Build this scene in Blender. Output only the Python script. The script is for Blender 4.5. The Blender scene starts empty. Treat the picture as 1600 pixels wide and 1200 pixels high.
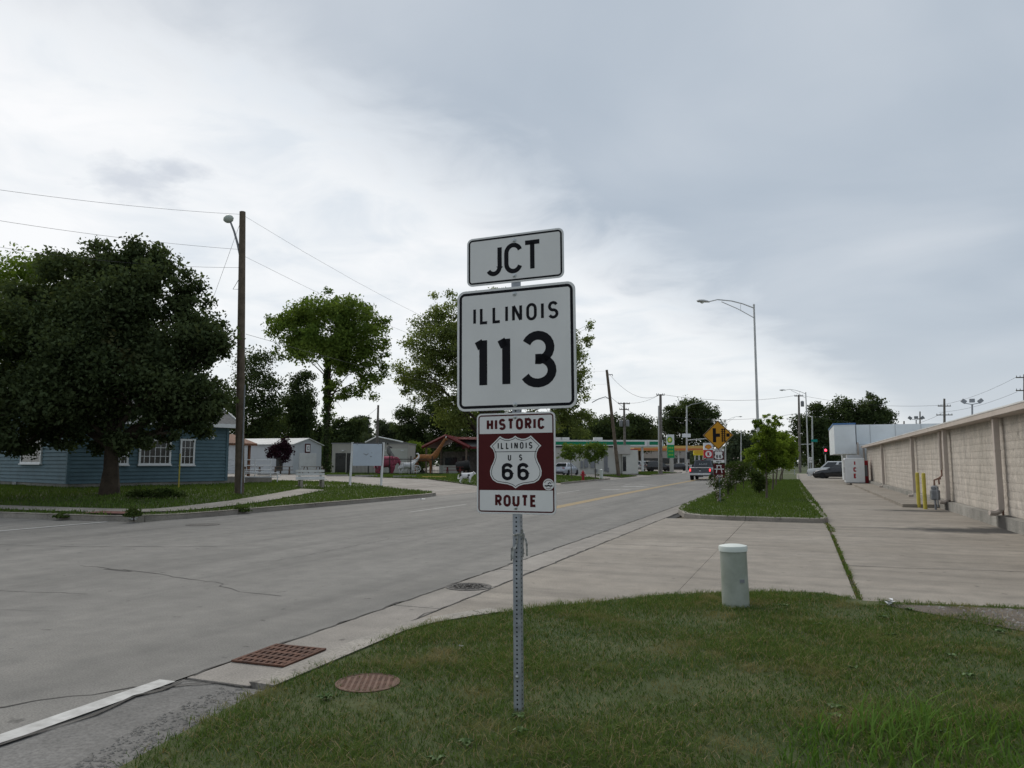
import bpy, bmesh, math, random
import numpy as np
from mathutils import Vector, Matrix
random.seed(7); rng = np.random.default_rng(7)
R = math.radians
sc = bpy.context.scene
COL = sc.collection
# ------------------------------------------------------------------ camera
F, HY, VPX, CH = 1155., 723., 1252., 1.6          # focal length / horizon / vanishing point in photo pixels, eye height
PITCH = math.atan((HY-600)/F)
def _ray(px, py):
    x = (px-800)/F; y = -(py-600)/F
    c, s = math.cos(PITCH), math.sin(PITCH)
    return x, c-y*s, s+y*c
_x, _f, _ = _ray(VPX, HY); YAW = math.atan2(_x, _f)
cam = bpy.data.cameras.new('camera'); co = bpy.data.objects.new('camera', cam); COL.objects.link(co)
cam.sensor_width = 36; cam.lens = 36*F/1600; cam.clip_start = .05; cam.clip_end = 6000
co.location = (0, 0, CH); co.rotation_euler = (math.pi/2+PITCH, 0, YAW)
sc.camera = co
sc.render.resolution_x = 1024; sc.render.resolution_y = 768
sc.view_settings.view_transform = 'Standard'; sc.view_settings.look = 'None'
sc.view_settings.exposure = .43; sc.view_settings.gamma = 1; sc.view_settings.use_curve_mapping = False
# ------------------------------------------------------------------ sky and sun
SUN_EL, SUN_AZ = R(42), R(-48)                      # azimuth from +Y towards +X
w = bpy.data.worlds.new('World'); sc.world = w; w.use_nodes = True
nt = w.node_tree; nt.nodes.clear()
def N(nt, t, **k):
    n = nt.nodes.new(t)
    for a, b in k.items(): setattr(n, a, b)
    return n
def L(nt, a, b): nt.links.new(a, b)
def M(nt, op, a, b=None, c=None, clamp=False):
    n = N(nt, 'ShaderNodeMath', operation=op, use_clamp=clamp)
    for i, v in enumerate((a, b, c)):
        if v is None: continue
        if isinstance(v, (int, float)): n.inputs[i].default_value = v
        else: L(nt, v, n.inputs[i])
    return n.outputs[0]
def RAMP(nt, fac, stops, interp='LINEAR'):
    n = N(nt, 'ShaderNodeValToRGB'); n.color_ramp.interpolation = interp
    e = n.color_ramp.elements
    while len(e) < len(stops): e.new(.5)
    for i, (p, c) in enumerate(stops): e[i].position = p; e[i].color = (*c, 1)
    L(nt, fac, n.inputs[0]); return n.outputs[0]
def MIXC(nt, fac, a, b, bt='MIX'):
    n = N(nt, 'ShaderNodeMix', data_type='RGBA', blend_type=bt)
    for i, v in ((0, fac), (6, a), (7, b)):
        if isinstance(v, (int, float)): n.inputs[i].default_value = v
        elif isinstance(v, tuple): n.inputs[i].default_value = (*v, 1)
        else: L(nt, v, n.inputs[i])
    return n.outputs[2]
tc = N(nt, 'ShaderNodeTexCoord'); sx = N(nt, 'ShaderNodeSeparateXYZ'); L(nt, tc.outputs['Generated'], sx.inputs[0])
zc = M(nt, 'ADD', M(nt, 'MAXIMUM', sx.outputs[2], 0.0), .12)
px_ = M(nt, 'DIVIDE', sx.outputs[0], zc); py_ = M(nt, 'DIVIDE', sx.outputs[1], zc)   # point on the flat cloud deck
cv = N(nt, 'ShaderNodeCombineXYZ'); L(nt, px_, cv.inputs[0]); L(nt, py_, cv.inputs[1])
def NOISE(nt, vec, scale, detail=5, rough=.55, dist=0.):
    n = N(nt, 'ShaderNodeTexNoise'); n.inputs['Scale'].default_value = scale; n.inputs['Detail'].default_value = detail
    n.inputs['Roughness'].default_value = rough; n.inputs['Distortion'].default_value = dist
    if vec is not None: L(nt, vec, n.inputs['Vector'])
    return n.outputs[0]
n1 = NOISE(nt, cv.outputs[0], 1.1, 6, .5, .4); n2 = NOISE(nt, cv.outputs[0], 3.0, 6, .55, .5); n3 = NOISE(nt, cv.outputs[0], .55, 3, .5)
# edge of the darker cloud deck: a straight front across the cloud plane
fadez = N(nt, 'ShaderNodeMapRange', interpolation_type='SMOOTHSTEP'); L(nt, sx.outputs[2], fadez.inputs[0]); fadez.inputs[1].default_value = .0; fadez.inputs[2].default_value = .22   # far clouds blend into one veil
def soft(v): return M(nt, 'MULTIPLY', M(nt, 'SUBTRACT', v, .5), fadez.outputs[0])
e = M(nt, 'ADD', M(nt, 'ADD', px_, 1.12), M(nt, 'MULTIPLY', M(nt, 'SUBTRACT', py_, 1.2), -.37))
e = M(nt, 'ADD', e, M(nt, 'MULTIPLY', soft(n1), .7))
e = M(nt, 'ADD', e, M(nt, 'MULTIPLY', soft(n2), .85))
deck = N(nt, 'ShaderNodeMapRange', interpolation_type='SMOOTHSTEP'); L(nt, e, deck.inputs[0]); deck.inputs[1].default_value = -.16; deck.inputs[2].default_value = .38
thick = M(nt, 'ADD', M(nt, 'ADD', M(nt, 'MULTIPLY', soft(n3), .7), M(nt, 'MULTIPLY', soft(n1), .6)), .5)
grey = RAMP(nt, thick, [(.30, (.375, .44, .515)), (.50, (.475, .532, .597)), (.72, (.63, .67, .715))])
vz = N(nt, 'ShaderNodeMapRange', interpolation_type='SMOOTHSTEP'); L(nt, sx.outputs[2], vz.inputs[0]); vz.inputs[1].default_value = .0; vz.inputs[2].default_value = .30; vz.inputs[3].default_value = .45; vz.inputs[4].default_value = 0.
grey = MIXC(nt, vz.outputs[0], grey, (.655, .69, .735))   # paler veil towards the horizon
thin = RAMP(nt, M(nt, 'ADD', M(nt, 'ADD', M(nt, 'MULTIPLY', soft(n2), .7), M(nt, 'MULTIPLY', soft(n1), .5)), .5), [(.34, (.70, .75, .80)), (.50, (.83, .855, .875)), (.64, (.92, .925, .93))])
cloud = MIXC(nt, deck.outputs[0], thin, grey)
for (wx_, wy_, wr_) in ((-1.60, 1.39, .15), (-1.46, 1.38, .09)):      # a small dark wisp below the deck
    n4 = NOISE(nt, cv.outputs[0], 9, 4, .6); ax = M(nt, 'SUBTRACT', px_, wx_); ay = M(nt, 'SUBTRACT', py_, wy_)
    rr_ = M(nt, 'ADD', M(nt, 'DIVIDE', M(nt, 'SQRT', M(nt, 'ADD', M(nt, 'MULTIPLY', ax, ax), M(nt, 'MULTIPLY', ay, ay))), wr_), M(nt, 'MULTIPLY', M(nt, 'SUBTRACT', n4, .5), 2.4))
    cloud = MIXC(nt, M(nt, 'MULTIPLY', M(nt, 'SUBTRACT', 1., rr_, clamp=True), .75, clamp=True), cloud, (.56, .60, .66))
sky = N(nt, 'ShaderNodeTexSky', sky_type='NISHITA', sun_disc=False, sun_elevation=SUN_EL, sun_rotation=SUN_AZ)
bg1 = N(nt, 'ShaderNodeBackground'); L(nt, sky.outputs[0], bg1.inputs[0]); bg1.inputs[1].default_value = .10
bg2 = N(nt, 'ShaderNodeBackground'); L(nt, cloud, bg2.inputs[0]); bg2.inputs[1].default_value = .77
mxs = N(nt, 'ShaderNodeMixShader'); mxs.inputs[0].default_value = .93
L(nt, bg1.outputs[0], mxs.inputs[1]); L(nt, bg2.outputs[0], mxs.inputs[2])
wo = N(nt, 'ShaderNodeOutputWorld'); L(nt, mxs.outputs[0], wo.inputs[0])
sl = bpy.data.lights.new('sun', 'SUN'); sl.energy = 1.5; sl.angle = R(60); sl.color = (1, .93, .84)
so = bpy.data.objects.new('sun', sl); COL.objects.link(so)
sd = Vector((math.sin(SUN_AZ)*math.cos(SUN_EL), math.cos(SUN_AZ)*math.cos(SUN_EL), math.sin(SUN_EL)))
so.rotation_euler = (-sd).to_track_quat('-Z', 'Y').to_euler(); so.location = (0, 0, 60)

# ------------------------------------------------------------------ photo pixel -> place
def _dir(px, py):
    x, fw, up = _ray(px, py); c, s = math.cos(YAW), math.sin(YAW)
    return x*c-fw*s, x*s+fw*c, up
def S(t): t = max(0., min(1., t)); return t*t*(3-2*t)
def lawn_z(x, y):
    dk = min(-16.6-x, y-15.2); return .14+.31*S(dk/9)
def lot_z(x, y): return .45*S((-16.6-x)/8)*(1-.65*S((y-62)/25))
def gz(x, y):
    if x > -16.6: return 0.
    if y < 33.5+(-16.6-x)*.36: return lawn_z(x, y) if y > 15.2 else 0.
    return lot_z(x, y)
def gp(px, py):                                      # where the ground under that pixel is
    X, Y, U = _dir(px, py); z = .1
    for _ in range(30):
        t = (z-CH)/U; z = .5*z+.5*gz(X*t, Y*t)
    t = (z-CH)/U
    return Vector((X*t, Y*t, z))
def fwd(p): return -p[0]*math.sin(YAW)+p[1]*math.cos(YAW)
def at(px, py, D):                                   # pixel at a known forward distance
    X, Y, U = _dir(px, py); _, fw, _ = _ray(px, py)
    t = D/fw; return Vector((X*t, Y*t, CH+U*t))
def atx(px, py, x0):
    X, Y, U = _dir(px, py); t = x0/X; return Vector((x0, Y*t, CH+U*t))

# ------------------------------------------------------------------ materials
MAT = {}
def mat(name, col, rough=.7, var=.15, scale=4., metal=0., bump=0., bscale=None, col2=None, spec=.3, emit=None, coat=0., detail=4):
    if name in MAT: return MAT[name]
    m = bpy.data.materials.new(name); m.use_nodes = True; t = m.node_tree
    b = t.nodes['Principled BSDF']; b.inputs['Roughness'].default_value = rough; b.inputs['Metallic'].default_value = metal
    b.inputs['Specular IOR Level'].default_value = spec; b.inputs['Coat Weight'].default_value = coat
    g = N(t, 'ShaderNodeNewGeometry')
    n = NOISE(t, g.outputs['Position'], scale, detail, .6)
    c2 = col2 or tuple(c*(1-var) for c in col); c1 = tuple(min(1, c*(1+var)) for c in col) if col2 is None else col
    L(t, RAMP(t, n, [(.32, c2), (.68, c1)]), b.inputs['Base Color'])
    if bump:
        bn = NOISE(t, g.outputs['Position'], bscale or scale*8, 3, .6)
        bp = N(t, 'ShaderNodeBump'); bp.inputs['Strength'].default_value = bump; bp.inputs['Distance'].default_value = .02
        L(t, bn, bp.inputs['Height']); L(t, bp.outputs[0], b.inputs['Normal'])
    if emit:
        b.inputs['Emission Color'].default_value = (*emit[0], 1); b.inputs['Emission Strength'].default_value = emit[1]
    MAT[name] = m; return m
def leafmat(name, dark, light, trans=.35, dry=None):
    if name in MAT: return MAT[name]
    m = bpy.data.materials.new(name); m.use_nodes = True; t = m.node_tree; t.nodes.clear()
    a = N(t, 'ShaderNodeAttribute', attribute_name='rnd')
    c = RAMP(t, a.outputs['Fac'], [(0, dark), (1, light)])
    if dry:
        g = N(t, 'ShaderNodeNewGeometry'); n = NOISE(t, g.outputs['Position'], dry[1], 3, .6)
        a2 = N(t, 'ShaderNodeAttribute', attribute_name='rnd2')
        f = M(t, 'ADD', M(t, 'MULTIPLY', M(t, 'SUBTRACT', n, dry[2]), 5., clamp=True), M(t, 'GREATER_THAN', a2.outputs['Fac'], dry[3]), clamp=True)
        c = MIXC(t, M(t, 'MULTIPLY', f, dry[4]), c, dry[0])
    d = N(t, 'ShaderNodeBsdfDiffuse'); tr = N(t, 'ShaderNodeBsdfTranslucent'); mx = N(t, 'ShaderNodeMixShader'); mx.inputs[0].default_value = trans
    L(t, c, d.inputs[0]); L(t, MIXC(t, 1., c, (1., 1.0, .55), 'MULTIPLY'), tr.inputs[0])
    L(t, d.outputs[0], mx.inputs[1]); L(t, tr.outputs[0], mx.inputs[2])
    o = N(t, 'ShaderNodeOutputMaterial'); L(t, mx.outputs[0], o.inputs[0]); MAT[name] = m; return m
def pavemat(name, c1, c2, c3, fine, stains=True, stretch=(1, .25, 1), stain_pts=(), streak=(1.3, .05, 1)):
    m = bpy.data.materials.new(name); m.use_nodes = True; t = m.node_tree; b = t.nodes['Principled BSDF']
    g = N(t, 'ShaderNodeNewGeometry'); mp = N(t, 'ShaderNodeMapping'); mp.inputs['Scale'].default_value = stretch; L(t, g.outputs['Position'], mp.inputs[0])
    big = NOISE(t, mp.outputs[0], .55, 5, .6, .3); mid = NOISE(t, g.outputs['Position'], 2.5, 5, .65); fi = NOISE(t, g.outputs['Position'], fine, 2, .7)
    c = RAMP(t, big, [(.3, c1), (.55, c2), (.75, c3)])
    c = MIXC(t, 1., c, RAMP(t, mid, [(.3, (.82, .82, .82)), (.7, (1.11, 1.10, 1.09))]), 'MULTIPLY')
    mp2 = N(t, 'ShaderNodeMapping'); mp2.inputs['Scale'].default_value = streak; L(t, g.outputs['Position'], mp2.inputs[0])
    c = MIXC(t, 1., c, RAMP(t, NOISE(t, mp2.outputs[0], 1., 6, .62), [(.32, (.80, .80, .80)), (.5, (1, 1, 1)), (.70, (1.10, 1.09, 1.08))]), 'MULTIPLY')   # worn tracks and wash marks
    spot = NOISE(t, g.outputs['Position'], 5.5, 3, .5); c = MIXC(t, 1., c, RAMP(t, spot, [(.26, (.55, .55, .55)), (.33, (1, 1, 1))]), 'MULTIPLY')       # drips and spots
    c = MIXC(t, 1., c, RAMP(t, fi, [(.3, (.72, .72, .72)), (.5, (1, 1, 1)), (.7, (1.25, 1.25, 1.25))]), 'MULTIPLY')
    sp = N(t, 'ShaderNodeSeparateXYZ'); L(t, g.outputs['Position'], sp.inputs[0])
    for (x, y, rx, ry, k) in stain_pts:              # oil / water stains with their own outline
        dx = M(t, 'DIVIDE', M(t, 'SUBTRACT', sp.outputs[0], x), rx); dy = M(t, 'DIVIDE', M(t, 'SUBTRACT', sp.outputs[1], y), ry)
        rr = M(t, 'ADD', M(t, 'SQRT', M(t, 'ADD', M(t, 'MULTIPLY', dx, dx), M(t, 'MULTIPLY', dy, dy))), M(t, 'MULTIPLY', M(t, 'SUBTRACT', mid, .5), 1.1))
        f = M(t, 'MULTIPLY', M(t, 'SUBTRACT', 1.15, rr, clamp=True), k*1.6, clamp=True)
        c = MIXC(t, f, c, (.045, .043, .04))
    L(t, c, b.inputs['Base Color']); b.inputs['Roughness'].default_value = .85; b.inputs['Specular IOR Level'].default_value = .25
    bp = N(t, 'ShaderNodeBump'); bp.inputs['Strength'].default_value = .35; bp.inputs['Distance'].default_value = .006
    L(t, fi, bp.inputs['Height']); L(t, bp.outputs[0], b.inputs['Normal']); MAT[name] = m; return m
pavemat('asphalt', (.158, .154, .143), (.196, .190, .176), (.232, .224, .207), 70)
pavemat('old_asphalt', (.12, .118, .112), (.17, .166, .158), (.22, .215, .205), 45, stretch=(1, 1, 1))
pavemat('concrete', (.225, .202, .170), (.278, .251, .215), (.32, .292, .252), 60, stretch=(.5, .5, 1), streak=(.18, 2.2, 1),
        stain_pts=((3.6, 20.5, 1.5, .8, .95), (4.4, 20.9, .7, 1.0, 1.), (3.6, 28.2, 1.6, .55, .8), (2.2, 20.5, 1.6, .4, .3)))
pavemat('gutter_concrete', (.22, .205, .18), (.27, .25, .225), (.32, .30, .27), 70)
pavemat('kerb_concrete', (.22, .20, .175), (.29, .268, .235), (.35, .325, .29), 50, stretch=(1, 1, 1))
pavemat('kerb_pale', (.23, .212, .185), (.295, .275, .245), (.35, .33, .30), 50, stretch=(1, 1, 1))
pavemat('gravel_drive', (.25, .225, .20), (.31, .285, .255), (.36, .335, .30), 25, stretch=(1, 1, 1))
mat('soil', (.085, .07, .045), .95, .3, 1.5, bump=.6, bscale=40)
mat('turf', (.085, .095, .036), .95, .35, 1.2, bump=.5, bscale=60, col2=(.045, .068, .020))
pavemat('dirt', (.085, .07, .055), (.135, .115, .095), (.20, .18, .155), 35, stretch=(1, 1, 1), streak=(1, 1, 1))
mat('earth', (.06, .075, .03), .95, .3, .05)
mat('crack_fill', (.065, .062, .057), .9, .3, 8)
mat('dark_seal', (.03, .029, .027), .9, .2)
mat('white_paint', (.56, .56, .54), .7, .22, 7, col2=(.33, .325, .31), detail=10)
mat('yellow_paint', (.36, .24, .09), .7, .2, 5, col2=(.21, .18, .12), detail=8)
mat('worn_white', (.40, .40, .38), .7, .2, 5, col2=(.24, .235, .22), detail=8)
mat('sign_white', (.70, .695, .685), .45, .05, 3., spec=.4)
mat('sign_black', (.010, .010, .013), .6, .1, spec=.12)
mat('sign_brown', (.075, .011, .012), .55, .1, spec=.15)
mat('sign_alu', (.55, .56, .57), .4, .06, metal=.6)
mat('galv', (.34, .36, .39), .5, .22, 14, metal=.55)
mat('bolt', (.45, .47, .47), .35, .1, metal=.8)
mat('hole_shade', (.01, .01, .012), .9, .0)  # black that paints the shade inside holes
mat('rust', (.15, .072, .046), .9, .3, 12, bump=.6, bscale=60, col2=(.075, .042, .032))
mat('manhole_rust', (.16, .10, .075), .9, .25, 10, bump=.4, bscale=60)
mat('iron', (.09, .085, .078), .75, .3, 20, bump=.3)
mat('pedestal_green', (.34, .365, .32), .6, .12, 5, bump=.08, col2=(.24, .27, .22), detail=8)
mat('pedestal_cap', (.60, .64, .60), .5, .06)
mat('wood_pole', (.115, .09, .066), .9, .3, 3, bump=.5, bscale=20)
mat('wood_pole_grey', (.17, .155, .14), .9, .3, 3, bump=.4, bscale=20)
mat('steel_pole', (.46, .47, .465), .5, .12, 2, metal=.3)
mat('wire', (.05, .05, .055), .6, .1)
mat('lamp_glass', (.50, .55, .50), .3, .05)
mat('bark', (.055, .042, .03), .95, .35, 3, bump=.8, bscale=14)
mat('bark_grey', (.10, .085, .065), .95, .3, 4, bump=.7, bscale=14)
mat('blue_siding', (.088, .146, .172), .65, .12, 1.5, spec=.2)
mat('white_trim', (.68, .69, .69), .5, .05)
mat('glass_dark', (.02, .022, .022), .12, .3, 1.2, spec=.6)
mat('roof_shingle', (.13, .13, .125), .9, .2, 6, bump=.3)
mat('grey_metal', (.47, .49, .51), .5, .05, .8)
mat('tan_wall', (.42, .40, .37), .8, .08, .6)
mat('offwhite_wall', (.52, .52, .48), .8, .08, .5)
mat('red_roof', (.125, .016, .016), .5, .1)
pavemat('block_paint', (.43, .395, .345), (.495, .455, .405), (.54, .50, .45), 40, stretch=(1, .8, .6), streak=(3, 3., .25))
mat('block_paint_pink', (.46, .405, .36), .7, .07, 2, spec=.2)
pavemat('plinth', (.22, .215, .195), (.29, .28, .255), (.33, .32, .295), 40, stretch=(1, 1, 1), streak=(2, 2, .4), stain_pts=((4.5, 21.5, .7, .55, 1.), (4.5, 28.9, .7, .5, .9)))
mat('roof_white', (.60, .60, .585), .6, .1, 1)
mat('roof_grey', (.25, .25, .25), .8, .1, 1)
mat('store_white', (.66, .70, .72), .5, .07, .7)
mat('store_blue', (.07, .16, .33), .5, .1)
mat('yellow_steel', (.50, .42, .07), .5, .12, 5)
mat('meter_grey', (.22, .23, .245), .5, .15, 8)
mat('pipe_brown', (.22, .13, .10), .6, .15, 8)
mat('ice_white', (.70, .72, .73), .4, .05)
mat('ice_grey', (.40, .41, .42), .4, .08)
mat('red_letter', (.34, .02, .03), .5, .1)
mat('tyre', (.015, .015, .016), .8, .1)
mat('rim', (.45, .46, .47), .35, .1, metal=.7)
mat('car_silver', (.38, .41, .46), .3, .03, metal=.5, coat=.6)
mat('car_black', (.012, .013, .016), .25, .03, coat=.8)
mat('car_white', (.62, .64, .65), .3, .03, coat=.6)
mat('car_grey', (.085, .09, .105), .3, .03, metal=.4, coat=.6)
mat('car_red', (.24, .02, .02), .3, .03, coat=.6)
mat('car_glass', (.02, .024, .027), .08, .1, spec=.7)
mat('chrome', (.55, .56, .57), .25, .05, metal=.9)
mat('tail_red', (.22, .01, .01), .3, .05)
mat('tail_lit', (.4, .02, .03), .3, .05, emit=((1, .06, .07), 1.1))
mat('signal_lit', (.5, .01, .02), .3, .05, emit=((1, .04, .08), 4.))
mat('headlamp', (.7, .72, .74), .15, .05)
mat('plate', (.6, .62, .65), .4, .05)
mat('green_band', (.0, .20, .10), .45, .05)
mat('fuel_green', (.0, .27, .09), .45, .05)
mat('logo_yellow', (.72, .60, .05), .5, .05)
mat('logo_lime', (.28, .48, .04), .5, .05)
mat('canopy_yellow', (.62, .40, .12), .5, .05)
mat('canopy_orange', (.56, .16, .06), .5, .05)
mat('shell_orange', (.62, .26, .02), .5, .05)
mat('k_red', (.45, .01, .025), .5, .05)
mat('banner_yellow', (.62, .50, .02), .5, .05)
mat('diamond_yellow', (.52, .245, .012), .5, .04)
mat('street_green', (.0, .22, .19), .5, .05)
mat('sign_blue', (.03, .07, .30), .5, .05)
mat('signal_black', (.015, .02, .015), .6, .1)
mat('hydrant_red', (.28, .012, .02), .5, .1)
mat('statue_orange', (.29, .125, .036), .8, .15, 5, col2=(.15, .06, .025))
mat('statue_white', (.68, .68, .68), .6, .06)
mat('statue_black', (.02, .02, .02), .7, .1)
mat('statue_pink', (.28, .05, .085), .6, .2, 3)
mat('statue_grey', (.20, .195, .185), .8, .4, 9, col2=(.06, .06, .055))
mat('fence_black', (.012, .013, .014), .5, .1)
mat('bench_slat', (.55, .56, .55), .7, .12, 5)
mat('bench_concrete', (.28, .26, .22), .9, .2, 5)
mat('picnic_wood', (.14, .105, .08), .85, .2, 6)
mat('brown_roof', (.18, .085, .05), .8, .15)
mat('board_white', (.50, .56, .64), .5, .06, 2)
mat('stop_concrete', (.28, .27, .25), .9, .15, 4)
mat('stop_yellow', (.45, .36, .10), .8, .2, 4)
mat('paper', (.62, .63, .64), .7, .05)
mat('pebble', (.24, .225, .205), .9, .35, 30)
mat('ribbon', (.50, .50, .48), .6, .3, 40, col2=(.10, .10, .09))
mat('tactile_red', (.16, .075, .06), .9, .2, 6)
mat('pump_white', (.60, .62, .65), .5, .05)
leafmat('leaf_maple', (.036, .054, .027), (.115, .15, .068), .34, dry=((.12, .06, .025), .45, .60, 2., .5))
leafmat('leaf_bright', (.08, .13, .022), (.19, .27, .05), .4)
leafmat('leaf_mid', (.075, .13, .03), (.21, .285, .068), .48)
leafmat('leaf_pale', (.105, .145, .05), (.26, .31, .11), .5)
leafmat('leaf_dark', (.038, .058, .028), (.095, .128, .056), .4)
leafmat('leaf_hazed', (.058, .08, .052), (.115, .145, .085), .28)  # lightened so the haze over distant trees is put into the colour
leafmat('leaf_purple', (.025, .013, .02), (.055, .026, .036), .25)
leafmat('leaf_elm', (.06, .105, .018), (.26, .35, .06), .5)
leafmat('leaf_shrub', (.035, .06, .02), (.09, .12, .04), .35)
mat('weed_leaf', (.075, .13, .035), .6, .3, 20)
leafmat('leaf_yellow', (.10, .10, .02), (.20, .17, .03), .4)
leafmat('blossom', (.25, .20, .20), (.42, .36, .36), .3)
leafmat('grass_near', (.040, .082, .016), (.122, .18, .046), .35, dry=((.31, .24, .13), 1.5, .55, .88, .85))
leafmat('straw', (.20, .155, .085), (.36, .29, .17), .2)
leafmat('grass_far', (.065, .11, .026), (.12, .175, .046), .3, dry=((.13, .11, .05), .5, .70, .96, .5))
leafmat('grass_coarse', (.06, .125, .022), (.13, .225, .05), .35)

# ------------------------------------------------------------------ mesh helpers
def link(o, parent=None):
    COL.objects.link(o)
    if parent is not None: o.parent = parent
    return o
def tag(o, label=None, cat=None, group=None, kind=None):
    for k, v in (('label', label), ('category', cat), ('group', group), ('kind', kind)):
        if v: o[k] = v
    return o
def thing(name, label, cat, loc=(0, 0, 0), rz=0., group=None):
    o = bpy.data.objects.new(name, None); o.empty_display_size = .2; link(o)
    o.location = loc; o.rotation_euler = (0, 0, rz); return tag(o, label, cat, group)
def frame(d, up=Vector((0, 0, 1))):
    d = d.normalized()
    a = up.cross(d)
    if a.length < 1e-4: a = Vector((1, 0, 0)).cross(d)
    a.normalize(); return a, d.cross(a)
class MB:
    def __init__(s): s.v = []; s.f = []
    def add(s, v, f):
        o = len(s.v); s.v += [tuple(p) for p in v]; s.f += [tuple(i+o for i in q) for q in f]; return s
    def box(s, c, d, rz=0., m=None):
        x, y, z = d[0]/2, d[1]/2, d[2]/2
        vs = [Vector((a*x, b*y, e*z)) for e in (-1, 1) for a, b in ((-1, -1), (1, -1), (1, 1), (-1, 1))]
        rot = m if m is not None else Matrix.Rotation(rz, 3, 'Z')
        c = Vector(c)
        return s.add([rot @ p+c for p in vs], [(3, 2, 1, 0), (4, 5, 6, 7), (0, 1, 5, 4), (1, 2, 6, 5), (2, 3, 7, 6), (3, 0, 4, 7)])
    def tube(s, pts, r, n=8, caps=True):
        pts = [Vector(p) for p in pts]; k = len(pts)
        rs = r if isinstance(r, (list, tuple)) else [r]*k
        vs = []; fs = []; a = None
        for i, p in enumerate(pts):
            d = (pts[min(i+1, k-1)]-pts[max(i-1, 0)])
            if a is None: a, b = frame(d)
            else:                                        # carry the ring along without twisting
                d = d.normalized(); a = a-d*a.dot(d); a = a.normalized() if a.length > 1e-6 else frame(d)[0]; b = d.cross(a)
            for j in range(n):
                t = 2*math.pi*j/n; vs.append(p+a*(math.cos(t)*rs[i])+b*(math.sin(t)*rs[i]))
        for i in range(k-1):
            for j in range(n): fs.append((i*n+j, i*n+(j+1) % n, (i+1)*n+(j+1) % n, (i+1)*n+j))
        if caps: fs += [tuple(range(n-1, -1, -1)), tuple(range((k-1)*n, k*n))]
        return s.add(vs, fs)
    def lathe(s, prof, n=16, c=(0, 0, 0), m=None):
        vs = []; fs = []; c = Vector(c)
        for (r, z) in prof:
            for j in range(n):
                t = 2*math.pi*j/n; p = Vector((r*math.cos(t), r*math.sin(t), z)); vs.append((m @ p if m else p)+c)
        for i in range(len(prof)-1):
            for j in range(n): fs.append((i*n+j, i*n+(j+1) % n, (i+1)*n+(j+1) % n, (i+1)*n+j))
        fs += [tuple(range(n-1, -1, -1)), tuple(range((len(prof)-1)*n, len(prof)*n))]
        return s.add(vs, fs)
    def prism(s, poly, z0, z1, m=None, c=(0, 0, 0)):
        n = len(poly); c = Vector(c)
        vs = [Vector((p[0], p[1], z)) for z in (z0, z1) for p in poly]
        vs = [(m @ p if m else p)+c for p in vs]
        return s.add(vs, [tuple(range(n-1, -1, -1)), tuple(range(n, 2*n))]+[(i, (i+1) % n, n+(i+1) % n, n+i) for i in range(n)])
    def loft(s, rings, caps=True):
        n = len(rings[0]); fs = []
        for i in range(len(rings)-1):
            for j in range(n): fs.append((i*n+j, i*n+(j+1) % n, (i+1)*n+(j+1) % n, (i+1)*n+j))
        if caps: fs += [tuple(range(n-1, -1, -1)), tuple(range((len(rings)-1)*n, len(rings)*n))]
        return s.add([p for r in rings for p in r], fs)
    def mesh(s, name):
        me = bpy.data.meshes.new(name); me.from_pydata(s.v, [], s.f); me.update(); return me
    def build(s, name, m, parent=None, smooth=False, bevel=0., fix=True):
        me = s.mesh(name)
        if fix:
            bm = bmesh.new(); bm.from_mesh(me); bmesh.ops.recalc_face_normals(bm, faces=bm.faces); bm.to_mesh(me); bm.free()
        me.materials.append(MAT[m])
        if smooth:
            me.shade_smooth()
            try: me.set_sharp_from_angle(angle=R(40))
            except Exception: pass
        o = link(bpy.data.objects.new(name, me), parent)
        if bevel:
            b = o.modifiers.new('b', 'BEVEL'); b.width = bevel; b.segments = 2; b.limit_method = 'ANGLE'
        return o
def B(name, m, parent, c, d, rz=0., bevel=0.): return MB().box(c, d, rz).build(name, m, parent, bevel=bevel)
def T(name, m, parent, pts, r, n=8, smooth=True): return MB().tube(pts, r, n).build(name, m, parent, smooth)
def share(o, name, loc, parent, rz=0.):               # another piece with the same mesh
    c = bpy.data.objects.new(name, o.data); link(c, parent); c.location = loc; c.rotation_euler = (0, 0, rz); return c
def copy_tree(o, parent=None):
    c = o.copy(); link(c)
    if parent is not None: c.parent = parent
    for ch in [x for x in o.children]: copy_tree(ch, c)
    return c
def fastmesh(name, V, Fq, m, parent=None, rnd=None, rnd2=None):
    me = bpy.data.meshes.new(name); nv = len(V); nf, k = Fq.shape
    me.vertices.add(nv); me.vertices.foreach_set('co', V.astype(np.float32).ravel())
    me.loops.add(nf*k); me.loops.foreach_set('vertex_index', Fq.astype(np.int32).ravel())
    me.polygons.add(nf); me.polygons.foreach_set('loop_start', np.arange(0, nf*k, k, dtype=np.int32))
    me.update(calc_edges=True)
    for nm, a in (('rnd', rnd), ('rnd2', rnd2)):
        if a is not None:
            at_ = me.attributes.new(nm, 'FLOAT', 'POINT'); at_.data.foreach_set('value', a.astype(np.float32))
    me.materials.append(MAT[m]); return link(bpy.data.objects.new(name, me), parent)
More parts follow.
